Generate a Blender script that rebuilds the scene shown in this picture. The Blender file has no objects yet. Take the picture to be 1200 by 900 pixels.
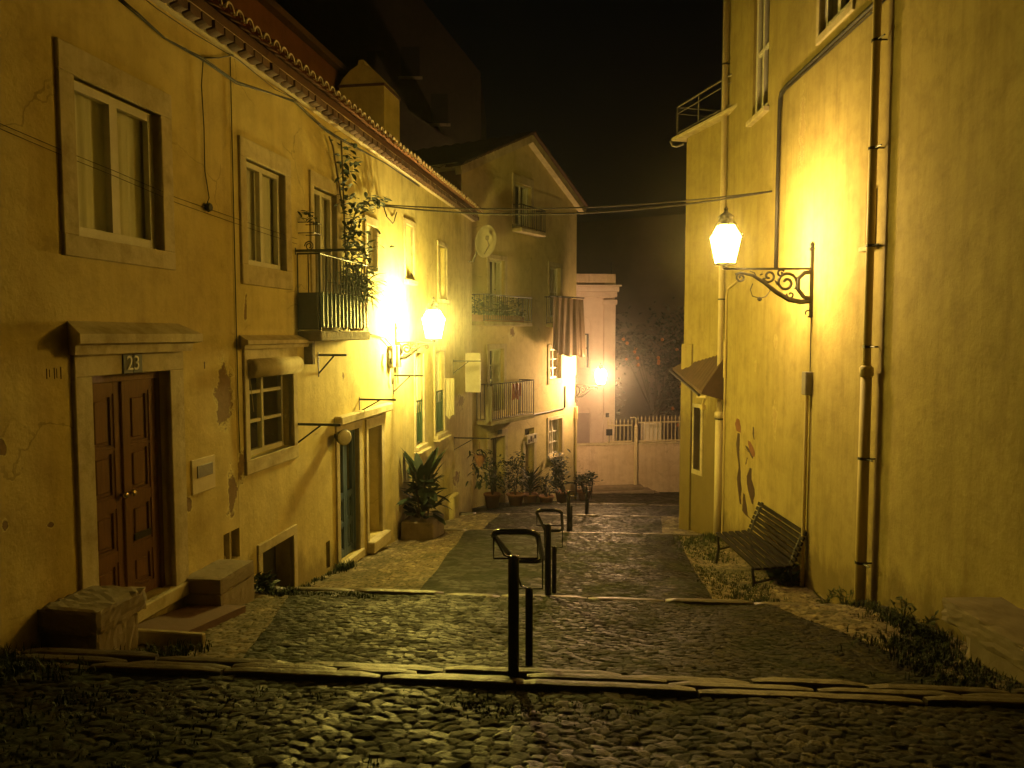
import bpy, math, random
import numpy as np
from mathutils import Vector, Matrix

random.seed(7)
SC = bpy.context.scene
COL = SC.collection
R = math.radians
PI = math.pi

# ------------------------------------------------------------------ camera
PITCH = R(3.69)
FOC = 900.0
cam_d = bpy.data.cameras.new('camera')
cam = bpy.data.objects.new('camera', cam_d)
COL.objects.link(cam)
cam.location = (0, 0, 0)
cam.rotation_euler = (R(90) - PITCH, 0, 0)
cam_d.sensor_width = 36
cam_d.lens = 27.0
cam_d.clip_start = 0.05
cam_d.clip_end = 600
SC.camera = cam


def ray(px, py):
    a = (px - 600) / FOC
    b = (450 - py) / FOC
    return Vector((a, math.cos(PITCH) + b * math.sin(PITCH), -math.sin(PITCH) + b * math.cos(PITCH)))


class Frame:
    """A wall plane: local x runs to the right for someone facing it, y into the wall, z up."""

    def __init__(s, ox, oy, xd):
        s.o = Vector((ox, oy, 0))
        s.a = math.atan2(xd[1], xd[0])
        s.m = Matrix.Translation(s.o) @ Matrix.Rotation(s.a, 4, 'Z')
        s.inv = s.m.inverted()

    def pt(s, px, py, d=0.0):
        c = s.inv @ Vector((0, 0, 0))
        v = s.inv.to_3x3() @ ray(px, py)
        t = (-d - c.y) / v.y
        p = c + v * t
        return p.x, p.z

    def rect(s, xa, ya, xb, yb, d=0.0):
        x0, z1 = s.pt(xa, ya, d)
        x1, z0 = s.pt(xb, yb, d)
        return x0, x1, z0, z1

    def w(s, x, y, z):
        return s.m @ Vector((x, y, z))


TL = math.tan(R(9.2))
FL = Frame(-4.5, 0, (math.sin(R(9.2)), math.cos(R(9.2))))
FR = Frame(4.0, 0, (-math.sin(R(0.6)), -math.cos(R(0.6))))
FG = Frame(-1.405, 21.8, (0.5, 0.866))
FW = Frame(2.7, 32.4, (math.sin(R(80)), math.cos(R(80))))
FC = Frame(2.9, 35.0, (math.sin(R(84)), math.cos(R(84))))

# ------------------------------------------------------------------ ground profile
KS = [-8, 0, 4.65, 4.99, 5.0, 8.62, 8.66, 15.3, 15.34, 19.4, 19.44, 24, 24.04, 30, 34, 60]
KZ = [-0.95, -1.62, -2.20, -2.34, -2.42, -2.985, -3.12, -3.96, -4.08, -4.58, -4.70, -5.30, -5.42, -6.35, -6.9, -8.2]
CR = 0.09


def gz_np(X, S):
    z = np.interp(S, KS, KZ)
    z = z - 0.06 * np.maximum(0, -X - 0.8) * np.clip((S - 8.6) * 3, 0, 1)
    z = z - .13 * np.clip((X - 2.3) / .8, 0, 1) * np.clip((S - 8.66) * 1.2, 0, 1) * np.clip((15.3 - S) / 2, 0, 1)
    return z


def gz(x, y):
    return float(gz_np(np.array([x]), np.array([y + CR * x]))[0])


# ------------------------------------------------------------------ mesh builder
class MB:
    def __init__(s):
        s.v = []
        s.f = []

    def add(s, vs, fs):
        n = len(s.v)
        s.v += [tuple(p) for p in vs]
        s.f += [tuple(i + n for i in f) for f in fs]

    def box(s, x0, x1, y0, y1, z0, z1):
        vs = [(x0, y0, z0), (x1, y0, z0), (x1, y1, z0), (x0, y1, z0), (x0, y0, z1), (x1, y0, z1), (x1, y1, z1), (x0, y1, z1)]
        s.add(vs, [(0, 3, 2, 1), (4, 5, 6, 7), (0, 1, 5, 4), (1, 2, 6, 5), (2, 3, 7, 6), (3, 0, 4, 7)])
        return s

    def cbox(s, x0, x1, y0, y1, z0, z1, c=0.01):
        """box with chamfered edges"""
        vs = []
        for (z, k) in ((z0, 1), (z0 + c, 0), (z1 - c, 0), (z1, 1)):
            i = c if k else 0
            vs += [(x0 + c, y0 + i, z), (x1 - c, y0 + i, z), (x1 - i, y0 + c, z), (x1 - i, y1 - c, z),
                   (x1 - c, y1 - i, z), (x0 + c, y1 - i, z), (x0 + i, y1 - c, z), (x0 + i, y0 + c, z)]
        fs = [tuple(range(7, -1, -1)), tuple(range(24, 32))]
        for r in range(3):
            for k in range(8):
                a = r * 8 + k
                b = r * 8 + (k + 1) % 8
                fs.append((a, b, b + 8, a + 8))
        s.add(vs, fs)
        return s

    def quad(s, a, b, c, d):
        s.add([a, b, c, d], [(0, 1, 2, 3)])
        return s

    def prism(s, poly, y0, y1):
        """polygon in x,z (counter-clockwise seen from -y), extruded in y"""
        n = len(poly)
        vs = [(p[0], y0, p[1]) for p in poly] + [(p[0], y1, p[1]) for p in poly]
        fs = [tuple(range(n)), tuple(range(2 * n - 1, n - 1, -1))]
        for i in range(n):
            j = (i + 1) % n
            fs.append((i, i + n, j + n, j))
        s.add(vs, fs)
        return s

    def tube(s, path, r, n=8, closed=False, caps=True):
        P = [Vector(p) for p in path]
        m = len(P)
        rad = r if isinstance(r, (list, tuple)) else [r] * m
        rings = []
        up = None
        for i in range(m):
            if closed:
                t = P[(i + 1) % m] - P[i - 1]
            else:
                t = P[min(i + 1, m - 1)] - P[max(i - 1, 0)]
            if t.length < 1e-9:
                t = Vector((0, 0, 1))
            t.normalize()
            if up is None:
                up = Vector((0, 0, 1)) if abs(t.z) < 0.9 else Vector((1, 0, 0))
            a = t.cross(up)
            if a.length < 1e-6:
                a = t.cross(Vector((0.3, 1, 0.2)))
            a.normalize()
            b = a.cross(t).normalized()
            up = b
            rings.append([P[i] + (a * math.cos(2 * PI * k / n) + b * math.sin(2 * PI * k / n)) * rad[i] for k in range(n)])
        vs = [p for ring in rings for p in ring]
        fs = []
        for i in range(m if closed else m - 1):
            j = (i + 1) % m
            for k in range(n):
                l = (k + 1) % n
                fs.append((i * n + k, i * n + l, j * n + l, j * n + k))
        if caps and not closed:
            fs.append(tuple(range(n - 1, -1, -1)))
            fs.append(tuple((m - 1) * n + k for k in range(n)))
        s.add(vs, fs)
        return s

    def lathe(s, prof, o=(0, 0, 0), n=12, axis='z', start=0.0):
        vs = []
        for (r, h) in prof:
            for k in range(n):
                a = start + 2 * PI * k / n
                c, d = r * math.cos(a), r * math.sin(a)
                if axis == 'z':
                    vs.append((o[0] + c, o[1] + d, o[2] + h))
                elif axis == 'y':
                    vs.append((o[0] + c, o[1] + h, o[2] - d))
                else:
                    vs.append((o[0] + h, o[1] + c, o[2] + d))
        fs = []
        m = len(prof)
        for i in range(m - 1):
            for k in range(n):
                l = (k + 1) % n
                fs.append((i * n + k, i * n + l, (i + 1) * n + l, (i + 1) * n + k))
        fs.append(tuple(range(n - 1, -1, -1)))
        fs.append(tuple((m - 1) * n + k for k in range(n)))
        s.add(vs, fs)
        return s

    def leaf(s, base, d, L, W, droop=0.3, seg=3, fold=0.15):
        base = Vector(base)
        d = Vector(d).normalized()
        side = d.cross(Vector((0, 0, 1)))
        if side.length < 0.05:
            side = Vector((1, 0, 0))
        side.normalize()
        side = (side + Vector((0, 0, random.uniform(-.5, .5)))).normalized()
        nrm = side.cross(d).normalized()
        vs = []
        p = base.copy()
        dd = d.copy()
        for i in range(seg + 1):
            t = i / seg
            w = W * math.sin(PI * min(1, 0.12 + 0.88 * t)) ** 0.8 * 0.5
            if i == seg:
                w = 0.002
            vs += [p - side * w + nrm * fold * w, p, p + side * w + nrm * fold * w]
            dd = (dd + Vector((0, 0, -droop / seg))).normalized()
            p = p + dd * (L / seg)
        fs = []
        for i in range(seg):
            a = i * 3
            fs += [(a, a + 1, a + 4, a + 3), (a + 1, a + 2, a + 5, a + 4)]
        s.add(vs, fs)
        return s

    def xf(s, m):
        s.v = [tuple(m @ Vector(p)) for p in s.v]
        return s

    def build(s, name, mat, parent=None, smooth=False, loc=None):
        me = bpy.data.meshes.new(name)
        me.from_pydata(s.v, [], s.f)
        me.update()
        if smooth:
            me.polygons.foreach_set('use_smooth', [True] * len(me.polygons))
        if mat:
            for q in (mat if isinstance(mat, list) else [mat]):
                me.materials.append(q)
        o = bpy.data.objects.new(name, me)
        COL.objects.link(o)
        if parent:
            o.parent = parent
        if loc is not None:
            o.location = loc
        return o


def tag(o, label, cat, group=None):
    o['label'] = label
    o['category'] = cat
    if group:
        o['group'] = group
    return o


def kind(o, k):
    o['kind'] = k
    return o


def thing(name, label, cat, loc=(0, 0, 0), rz=0.0, group=None):
    o = bpy.data.objects.new(name, None)
    COL.objects.link(o)
    o.empty_display_size = 0.2
    o.location = loc
    o.rotation_euler = (0, 0, rz)
    return tag(o, label, cat, group)


def on(fr, name, label, cat, x=0, y=0, z=0, group=None):
    return thing(name, label, cat, fr.w(x, y, z), fr.a, group)


def children(o):
    return [c for c in bpy.data.objects if c.parent == o]


def copy_tree(o, parent=None):
    c = o.copy()
    COL.objects.link(c)
    if parent:
        c.parent = parent
    for ch in children(o):
        copy_tree(ch, c)
    return c


# ------------------------------------------------------------------ materials
def newmat(name):
    m = bpy.data.materials.new(name)
    m.use_nodes = True
    nt = m.node_tree
    b = nt.nodes['Principled BSDF']
    return m, nt, b


def node(nt, t, **kw):
    n = nt.nodes.new(t)
    for k, v in kw.items():
        setattr(n, k, v)
    return n


def noise(nt, co, scale, detail=4, rough=0.6, dim='3D'):
    n = node(nt, 'ShaderNodeTexNoise')
    n.inputs['Scale'].default_value = scale
    n.inputs['Detail'].default_value = detail
    n.inputs['Roughness'].default_value = rough
    nt.links.new(co, n.inputs['Vector'])
    return n.outputs['Fac']


def ramp(nt, fac, a, b, ca=(0, 0, 0, 1), cb=(1, 1, 1, 1)):
    r = node(nt, 'ShaderNodeValToRGB')
    r.color_ramp.elements[0].position = a
    r.color_ramp.elements[1].position = b
    r.color_ramp.elements[0].color = ca
    r.color_ramp.elements[1].color = cb
    nt.links.new(fac, r.inputs['Fac'])
    return r.outputs['Color']


def mix(nt, fac, a, b, mode='MIX'):
    m = node(nt, 'ShaderNodeMix', data_type='RGBA', blend_type=mode)
    for sock, val in ((m.inputs[0], fac), (m.inputs[6], a), (m.inputs[7], b)):
        if isinstance(val, (int, float)):
            sock.default_value = val
        elif isinstance(val, (tuple, list)):
            sock.default_value = (*val[:3], 1)
        else:
            nt.links.new(val, sock)
    return m.outputs[2]


def math_n(nt, op, a, b=None):
    m = node(nt, 'ShaderNodeMath', operation=op)
    for i, val in enumerate((a, b)):
        if val is None:
            continue
        if isinstance(val, (int, float)):
            m.inputs[i].default_value = val
        else:
            nt.links.new(val, m.inputs[i])
    return m.outputs[0]


def bump(nt, h, b, strength=0.3, dist=0.02):
    n = node(nt, 'ShaderNodeBump')
    n.inputs['Strength'].default_value = strength
    n.inputs['Distance'].default_value = dist
    nt.links.new(h, n.inputs['Height'])
    nt.links.new(n.outputs['Normal'], b.inputs['Normal'])


def objco(nt):
    return node(nt, 'ShaderNodeTexCoord').outputs['Object']


def scaled(nt, co, sx, sy, sz, lx=0, ly=0, lz=0):
    m = node(nt, 'ShaderNodeMapping')
    m.inputs['Scale'].default_value = (sx, sy, sz)
    m.inputs['Location'].default_value = (lx, ly, lz)
    nt.links.new(co, m.inputs['Vector'])
    return m.outputs['Vector']


def plaster(name, c1, c2, dirt, patches=(), patch_col=(.16, .105, .05), streak=0.4, blot=0.5, damp=None, cracks=True):
    """painted lime plaster: mottled colour, vertical rain streaks, blotches, and bare patches at given places"""
    m, nt, b = newmat(name)
    co = objco(nt)
    big = ramp(nt, noise(nt, co, 0.9, 5, .65), .35, .68)
    col = mix(nt, big, c1, c2)
    med = ramp(nt, noise(nt, co, 3.2, 6, .7), .46, .74)
    col = mix(nt, math_n(nt, 'MULTIPLY', med, blot), col, dirt)
    st = ramp(nt, noise(nt, scaled(nt, co, 5.5, 5.5, .28), 1.0, 6, .65), .47, .78)
    col = mix(nt, math_n(nt, 'MULTIPLY', st, streak), col, dirt)
    fine = noise(nt, co, 26, 5, .7)
    col = mix(nt, ramp(nt, fine, .62, .8), col, tuple(q * .7 for q in c1))
    if cracks:
        wv = node(nt, 'ShaderNodeVectorMath', operation='ADD')
        nz_ = node(nt, 'ShaderNodeTexNoise')
        nz_.inputs['Scale'].default_value = 2.2
        nz_.inputs['Detail'].default_value = 6
        nt.links.new(co, nz_.inputs['Vector'])
        sc_ = node(nt, 'ShaderNodeVectorMath', operation='SCALE')
        sc_.inputs['Scale'].default_value = .45
        nt.links.new(nz_.outputs['Color'], sc_.inputs[0])
        nt.links.new(co, wv.inputs[0])
        nt.links.new(sc_.outputs[0], wv.inputs[1])
        vo = node(nt, 'ShaderNodeTexVoronoi', feature='DISTANCE_TO_EDGE')
        vo.inputs['Scale'].default_value = .55
        nt.links.new(wv.outputs[0], vo.inputs['Vector'])
        ck = math_n(nt, 'LESS_THAN', vo.outputs['Distance'], .0035)
        ck = math_n(nt, 'MULTIPLY', ck, ramp(nt, noise(nt, co, .8, 3), .48, .56))
        col = mix(nt, math_n(nt, 'MULTIPLY', ck, .4), col, tuple(q * .45 for q in dirt))
    if damp:
        sx = node(nt, 'ShaderNodeSeparateXYZ')
        nt.links.new(co, sx.inputs[0])
        hgt = math_n(nt, 'SUBTRACT', sx.outputs['Z'], math_n(nt, 'ADD', math_n(nt, 'MULTIPLY', sx.outputs['X'], damp[1]), damp[0]))
        dn = math_n(nt, 'ADD', math_n(nt, 'MULTIPLY', noise(nt, scaled(nt, co, 1, 1, .5), 2.4, 6, .7), 1.9), math_n(nt, 'MULTIPLY', hgt, -1.0))
        col = mix(nt, math_n(nt, 'MULTIPLY', ramp(nt, dn, .45, .85), .75), col, tuple(q * .7 for q in dirt))
    pm = None
    pr = None
    wob = noise(nt, co, 5.0, 8, .75)
    for (x, z, rx, rz, amt) in patches:
        v = scaled(nt, co, 1 / rx, 0, 1 / rz, -x / rx, 0, -z / rz)
        ln = node(nt, 'ShaderNodeVectorMath', operation='LENGTH')
        nt.links.new(v, ln.inputs[0])
        q = math_n(nt, 'ADD', ln.outputs['Value'], math_n(nt, 'MULTIPLY', math_n(nt, 'SUBTRACT', wob, .5), 4.2))
        k = ramp(nt, math_n(nt, 'ADD', math_n(nt, 'MULTIPLY', q, -1.0), amt + .5), .42, .58)
        pm = k if pm is None else math_n(nt, 'MAXIMUM', pm, k)
        k2 = math_n(nt, 'LESS_THAN', q, amt + .28)
        pr = k2 if pr is None else math_n(nt, 'MAXIMUM', pr, k2)
    h = math_n(nt, 'ADD', math_n(nt, 'MULTIPLY', noise(nt, co, 2.2, 4), 1.6), math_n(nt, 'MULTIPLY', fine, .35))
    if pm is not None:
        col = mix(nt, math_n(nt, 'MULTIPLY', pr, .6), col, tuple(min(.7, q * 1.15 + .03) for q in c2))
        col = mix(nt, pm, col, mix(nt, noise(nt, co, 18, 4), patch_col, tuple(q * 2.0 for q in patch_col)))
        h = math_n(nt, 'SUBTRACT', h, math_n(nt, 'MULTIPLY', pm, .9))
        h = math_n(nt, 'SUBTRACT', h, math_n(nt, 'MULTIPLY', pr, .5))
    nt.links.new(col, b.inputs['Base Color'])
    b.inputs['Roughness'].default_value = .85
    b.inputs['Specular IOR Level'].default_value = .25
    bump(nt, h, b, .5, .025)
    return m


def mottled(name, c1, c2, scale=6, rough=.6, bumps=.3, bscale=30, metallic=0, dist=.01, spec=.5, stretch=None):
    m, nt, b = newmat(name)
    co = objco(nt)
    if stretch:
        co = scaled(nt, co, *stretch)
    f = noise(nt, co, scale, 6, .65)
    nt.links.new(mix(nt, ramp(nt, f, .3, .7), c1, c2), b.inputs['Base Color'])
    b.inputs['Roughness'].default_value = rough
    b.inputs['Metallic'].default_value = metallic
    b.inputs['Specular IOR Level'].default_value = spec
    if bumps:
        bump(nt, noise(nt, co, bscale, 5, .65), b, bumps, dist)
    return m


def leafmat(name, c1, c2):
    m, nt, b = newmat(name)
    co = objco(nt)
    g = node(nt, 'ShaderNodeNewGeometry')
    f = noise(nt, co, 9, 3)
    col = mix(nt, g.outputs['Random Per Island'], c1, c2)
    col = mix(nt, ramp(nt, f, .35, .7), col, tuple(q * .6 for q in c1))
    nt.links.new(col, b.inputs['Base Color'])
    b.inputs['Roughness'].default_value = .65
    b.inputs['Specular IOR Level'].default_value = .25
    return m


def emitter(name, col, strength):
    m, nt, b = newmat(name)
    b.inputs['Base Color'].default_value = (.8, .75, .6, 1)
    b.inputs['Emission Color'].default_value = (*col, 1)
    b.inputs['Emission Strength'].default_value = strength
    return m


def stonemat(name, cols, dirt, rough=.45, mossc=(.03, .04, .012), moss=.5, spec=.5):
    """cobbles: colour per stone from the mesh attribute, dirt and moss in the joints"""
    m, nt, b = newmat(name)
    co = objco(nt)
    a = node(nt, 'ShaderNodeAttribute', attribute_name='stone')
    sep = node(nt, 'ShaderNodeSeparateColor')
    nt.links.new(a.outputs['Color'], sep.inputs['Color'])
    col = mix(nt, sep.outputs[0], cols[0], cols[1])
    col = mix(nt, ramp(nt, sep.outputs[2], .75, .85), col, cols[2])
    f = noise(nt, co, 22, 5, .7)
    col = mix(nt, ramp(nt, f, .5, .8), col, tuple(q * .55 for q in cols[0]))
    mm = ramp(nt, noise(nt, co, 1.3, 5, .7), .46, .64)
    joint = mix(nt, mm, dirt, mossc)
    col = mix(nt, sep.outputs[1], col, joint)
    col = mix(nt, math_n(nt, 'MULTIPLY', mm, moss), col, mossc)
    nt.links.new(col, b.inputs['Base Color'])
    rr = math_n(nt, 'ADD', math_n(nt, 'MULTIPLY', f, .3), math_n(nt, 'ADD', math_n(nt, 'MULTIPLY', sep.outputs[0], .36), rough - .33))
    rr = math_n(nt, 'ADD', rr, math_n(nt, 'MULTIPLY', sep.outputs[1], .4))
    rr = math_n(nt, 'ADD', rr, math_n(nt, 'MULTIPLY', mm, .2))
    nt.links.new(rr, b.inputs['Roughness'])
    b.inputs['Specular IOR Level'].default_value = spec
    bump(nt, math_n(nt, 'ADD', f, noise(nt, co, 90, 3)), b, .35, .008)
    return m


def glassmat():
    m, nt, b = newmat('window_glass')
    out = nt.nodes['Material Output']
    tr = node(nt, 'ShaderNodeBsdfTransparent')
    tr.inputs['Color'].default_value = (.98, .99, .98, 1)
    gl = node(nt, 'ShaderNodeBsdfGlossy')
    gl.inputs['Roughness'].default_value = .04
    lw = node(nt, 'ShaderNodeLayerWeight')
    lw.inputs['Blend'].default_value = .5
    fac = math_n(nt, 'ADD', math_n(nt, 'MULTIPLY', math_n(nt, 'POWER', lw.outputs['Facing'], 5), .8), .04)
    ms = node(nt, 'ShaderNodeMixShader')
    nt.links.new(fac, ms.inputs[0])
    nt.links.new(tr.outputs[0], ms.inputs[1])
    nt.links.new(gl.outputs[0], ms.inputs[2])
    nt.links.new(ms.outputs[0], out.inputs['Surface'])
    return m


fx = lambda *a: FL.pt(*a)


def ppatch(fr, px, py, wpx, hpx, amt=1.0):
    x, z = fr.pt(px, py)
    x1, _ = fr.pt(px + wpx, py)
    _, z1 = fr.pt(px, py - hpx)
    return (x, z, abs(x1 - x), abs(z1 - z), amt)


M = {}
M['plaster_a'] = plaster('ochre_plaster', (.54, .43, .15), (.64, .52, .20), (.28, .19, .075),
                         [ppatch(FL, 262, 462, 9, 36, 1.0), ppatch(FL, 272, 580, 5, 30, .8), ppatch(FL, 100, 455, 6, 10, .5),
                          ppatch(FL, 60, 615, 5, 5, .7), ppatch(FL, 3, 525, 6, 9, .9), ppatch(FL, 222, 590, 4, 10, .6), ppatch(FL, 6, 615, 4, 8, .6)], streak=.35, damp=(-1.72, -.15))
M['plaster_b'] = plaster('cream_plaster', (.56, .46, .17), (.65, .54, .22), (.31, .23, .09),
                         [ppatch(FL, 288, 362, 2.5, 18, .7), ppatch(FL, 284, 545, 6, 18, .9), ppatch(FL, 346, 505, 3, 40, .5), ppatch(FL, 402, 440, 2, 10, .4)], streak=.4, damp=(-1.82, -.15))
M['plaster_c'] = plaster('pale_plaster', (.55, .46, .18), (.63, .54, .24), (.31, .24, .10),
                         [ppatch(FL, 540, 470, 5, 12, .6), ppatch(FL, 535, 560, 5, 14, .6)], streak=.7, blot=.8, damp=(-1.7, -.15))
M['plaster_g'] = plaster('gable_plaster', (.58, .48, .20), (.65, .55, .25), (.34, .26, .11),
                         [ppatch(FG, 600, 390, 6, 10, .5)], streak=.3)
M['plaster_r'] = plaster('yellow_plaster', (.34, .27, .085), (.42, .34, .115), (.20, .145, .045),
                         [ppatch(FR, 908, 490, 3, 22, .6), ppatch(FR, 940, 150, 4, 60, .5), ppatch(FR, 909, 402, 3, 14, .4), ppatch(FR, 885, 430, 1.5, 10, .5)],
                         patch_col=(.24, .18, .065), streak=.65, blot=.7, damp=(-1.72, .15), cracks=False)
M['plaster_red'] = plaster('red_plaster', (.16, .06, .03), (.20, .08, .04), (.08, .03, .02))
M['plaster_dark'] = plaster('dark_plaster', (.11, .085, .06), (.14, .11, .08), (.06, .05, .04))
M['plaster_pink'] = plaster('pink_plaster', (.70, .57, .46), (.76, .64, .52), (.52, .40, .31), streak=.2, blot=.3)
M['plaster_low'] = plaster('garden_wall_plaster', (.54, .42, .26), (.62, .50, .33), (.36, .25, .14), streak=.6, blot=.7)
M['trim'] = plaster('limestone_trim', (.50, .42, .23), (.62, .54, .33), (.22, .15, .07), streak=.4, blot=.7, cracks=False)
M['stone'] = mottled('rough_stone', (.15, .115, .072), (.28, .22, .14), 3.5, .85, .8, 9, dist=.04)
M['block'] = mottled('plain_worn_stone', (.20, .155, .095), (.32, .255, .165), 3, .9, .3, 22, dist=.012)
M['kerb'] = mottled('worn_kerb_stone', (.05, .039, .025), (.115, .088, .056), 4.5, .42, .6, 14, dist=.02)
M['mortar'] = mottled('lime_mortar', (.50, .40, .26), (.60, .50, .34), 8, .9, .4, 30)
M['tile'] = mottled('terracotta_tile', (.22, .085, .04), (.34, .15, .075), 6, .8, .4, 25)
M['darktile'] = mottled('weathered_tile', (.07, .034, .021), (.12, .06, .036), 5, .85, .4, 25)
M['wood'] = mottled('red_brown_wood', (.145, .068, .030), (.22, .105, .048), 5, .5, .3, 22, stretch=(9, 9, .7))
M['brownwood'] = mottled('brown_wood', (.12, .06, .03), (.19, .10, .05), 5, .55, .3, 22, stretch=(9, 9, .7))
M['darkwood'] = mottled('dark_wood', (.04, .022, .012), (.07, .04, .022), 5, .6, .3, 22, stretch=(9, 9, .7))
M['bluepaint'] = mottled('blue_paint', (.045, .075, .13), (.07, .11, .17), 6, .5, .3, 30)
M['greenpaint'] = mottled('green_paint', (.02, .05, .02), (.035, .075, .03), 6, .45, .2, 30)
M['white'] = mottled('white_paint', (.62, .57, .44), (.74, .70, .56), 9, .5, .2, 40)
M['cream'] = mottled('cream_pipe_paint', (.56, .46, .24), (.64, .54, .30), 7, .6, .3, 30)
M['iron'] = mottled('black_iron', (.012, .011, .010), (.028, .024, .02), 14, .42, .3, 60, dist=.004)
M['gloss'] = mottled('black_gloss_paint', (.008, .008, .008), (.014, .013, .012), 14, .22, .1, 40, dist=.003)
M['pipe'] = mottled('brown_pipe_paint', (.50, .40, .15), (.60, .48, .19), 5, .6, .4, 25, stretch=(1, 1, .3))
M['grey'] = mottled('grey_metal', (.16, .14, .11), (.26, .23, .18), 8, .5, .3, 40)
M['brass'] = mottled('brass', (.55, .42, .18), (.7, .55, .25), 9, .25, .1, 40, metallic=1)
M['cable'] = mottled('black_cable', (.012, .010, .008), (.025, .02, .016), 14, .6, 0)
M['curtain'] = mottled('net_curtain', (.70, .65, .46), (.82, .77, .58), 3, .9, .2, 40, stretch=(6, 6, .3))
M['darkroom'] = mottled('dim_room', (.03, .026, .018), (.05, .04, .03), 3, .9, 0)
M['benchwood'] = mottled('weathered_slat', (.010, .008, .005), (.026, .02, .012), 5, .8, .5, 18, spec=.12, stretch=(.8, 8, 8))
M['cloth'] = mottled('brown_cloth', (.24, .15, .075), (.32, .21, .11), 3, .9, .3, 60)
M['whitecloth'] = mottled('pale_cloth', (.40, .36, .22), (.48, .43, .28), 3, .9, .3, 60)
M['red'] = mottled('red_paint', (.24, .05, .03), (.30, .07, .04), 20, .6, 0)
M['orange'] = mottled('orange_spray', (.20, .075, .025), (.13, .045, .018), 12, .7, 0)
M['maroon'] = mottled('maroon_spray', (.03, .014, .007), (.06, .026, .012), 16, .7, 0)
M['plate'] = mottled('dark_enamel', (.012, .012, .014), (.02, .02, .022), 12, .3, 0)
M['pale'] = mottled('pale_enamel', (.55, .5, .36), (.65, .6, .45), 12, .4, 0)
M['dirt'] = mottled('reddish_concrete', (.12, .06, .035), (.17, .09, .05), 4, .8, .4, 20)
M['soil'] = mottled('dark_soil', (.035, .028, .016), (.06, .05, .03), 7, .95, .7, 14, dist=.04)
M['bark'] = mottled('bark', (.06, .04, .025), (.10, .07, .045), 8, .9, .5, 20)
M['leaf'] = leafmat('glossy_leaf', (.035, .075, .02), (.065, .11, .03))
M['leaf_dark'] = leafmat('dark_leaf', (.012, .026, .008), (.026, .045, .014))
M['leaf_dry'] = leafmat('olive_leaf', (.06, .08, .02), (.10, .11, .03))
M['grass'] = leafmat('grass_blade', (.03, .052, .011), (.06, .078, .022))
M['fruit'] = mottled('orange_fruit', (.50, .16, .03), (.6, .22, .04), 20, .5, .2, 60)
M['pot'] = mottled('terracotta_pot', (.26, .11, .05), (.34, .16, .08), 6, .8, .3, 30)
M['glass'] = glassmat()
M['lamp_r'] = (emitter('lit_lantern_glass', (1, .63, .12), 138), emitter('boosted_wall_pane', (1, .66, .26), 1000))  # second of each pair: wall-side pane, glow boosted for the wall's hot spot
M['lamp_l'] = (emitter('lit_lantern_glass_yellow', (1, .77, .14), 600), emitter('boosted_wall_pane_yellow', (1, .78, .26), 2800))
M['lamp_f'] = (emitter('lit_lantern_glass_amber', (1, .58, .25), 780), emitter('boosted_wall_pane_amber', (1, .58, .30), 2000))
BAS = [(.007, .0062, .0045), (.018, .015, .010), (.036, .029, .019)]
M['basalt'] = stonemat('worn_cobble', BAS, (.004, .0037, .0024), .54, moss=.55, spec=.14)
M['setts'] = stonemat('small_dark_setts', [(.007, .0065, .0045), (.018, .015, .010), (.045, .037, .025)], (.006, .005, .003), .56, moss=.6, spec=.10)
M['mossy'] = stonemat('mossy_worn_setts', [(.020, .021, .012), (.028, .028, .017), (.034, .034, .02)], (.018, .02, .01), .6, moss=.7, mossc=(.02, .03, .01), spec=.12)
M['calcada'] = stonemat('limestone_setts', [(.14, .108, .062), (.23, .18, .105), (.32, .26, .16)], (.02, .015, .009), .65, moss=.5, spec=.2)

# ------------------------------------------------------------------ cobbled ground
def hash2(i, j, seed):
    n = (i.astype(np.int64) * 374761393 + j.astype(np.int64) * 668265263 + seed * 982451653) & 0xffffffff
    n = ((n ^ (n >> 13)) * 1274126177) & 0xffffffff
    n = n ^ (n >> 16)
    return (n & 0xffffff) / float(0x1000000)


def voronoi(U, V, seed, jit=.97):
    iu, iv = np.floor(U), np.floor(V)
    f1 = np.full(U.shape, 9.0)
    f2 = np.full(U.shape, 9.0)
    rid = np.zeros(U.shape)
    rid2 = np.zeros(U.shape)
    du = np.zeros(U.shape)
    dv = np.zeros(U.shape)
    for a in (-1, 0, 1):
        for b in (-1, 0, 1):
            ci, cj = iu + a, iv + b
            cx = ci + .5 + (hash2(ci, cj, seed) - .5) * jit
            cy = cj + .5 + (hash2(ci, cj, seed + 1) - .5) * jit
            d = np.sqrt((U - cx) ** 2 + (V - cy) ** 2)
            near = d < f1
            f2 = np.where(near, f1, np.minimum(f2, d))
            rid = np.where(near, hash2(ci, cj, seed + 2), rid)
            rid2 = np.where(near, hash2(ci, cj, seed + 3), rid2)
            du = np.where(near, U - cx, du)
            dv = np.where(near, V - cy, dv)
            f1 = np.where(near, d, f1)
    return f1, f2, rid, rid2, du, dv


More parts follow.
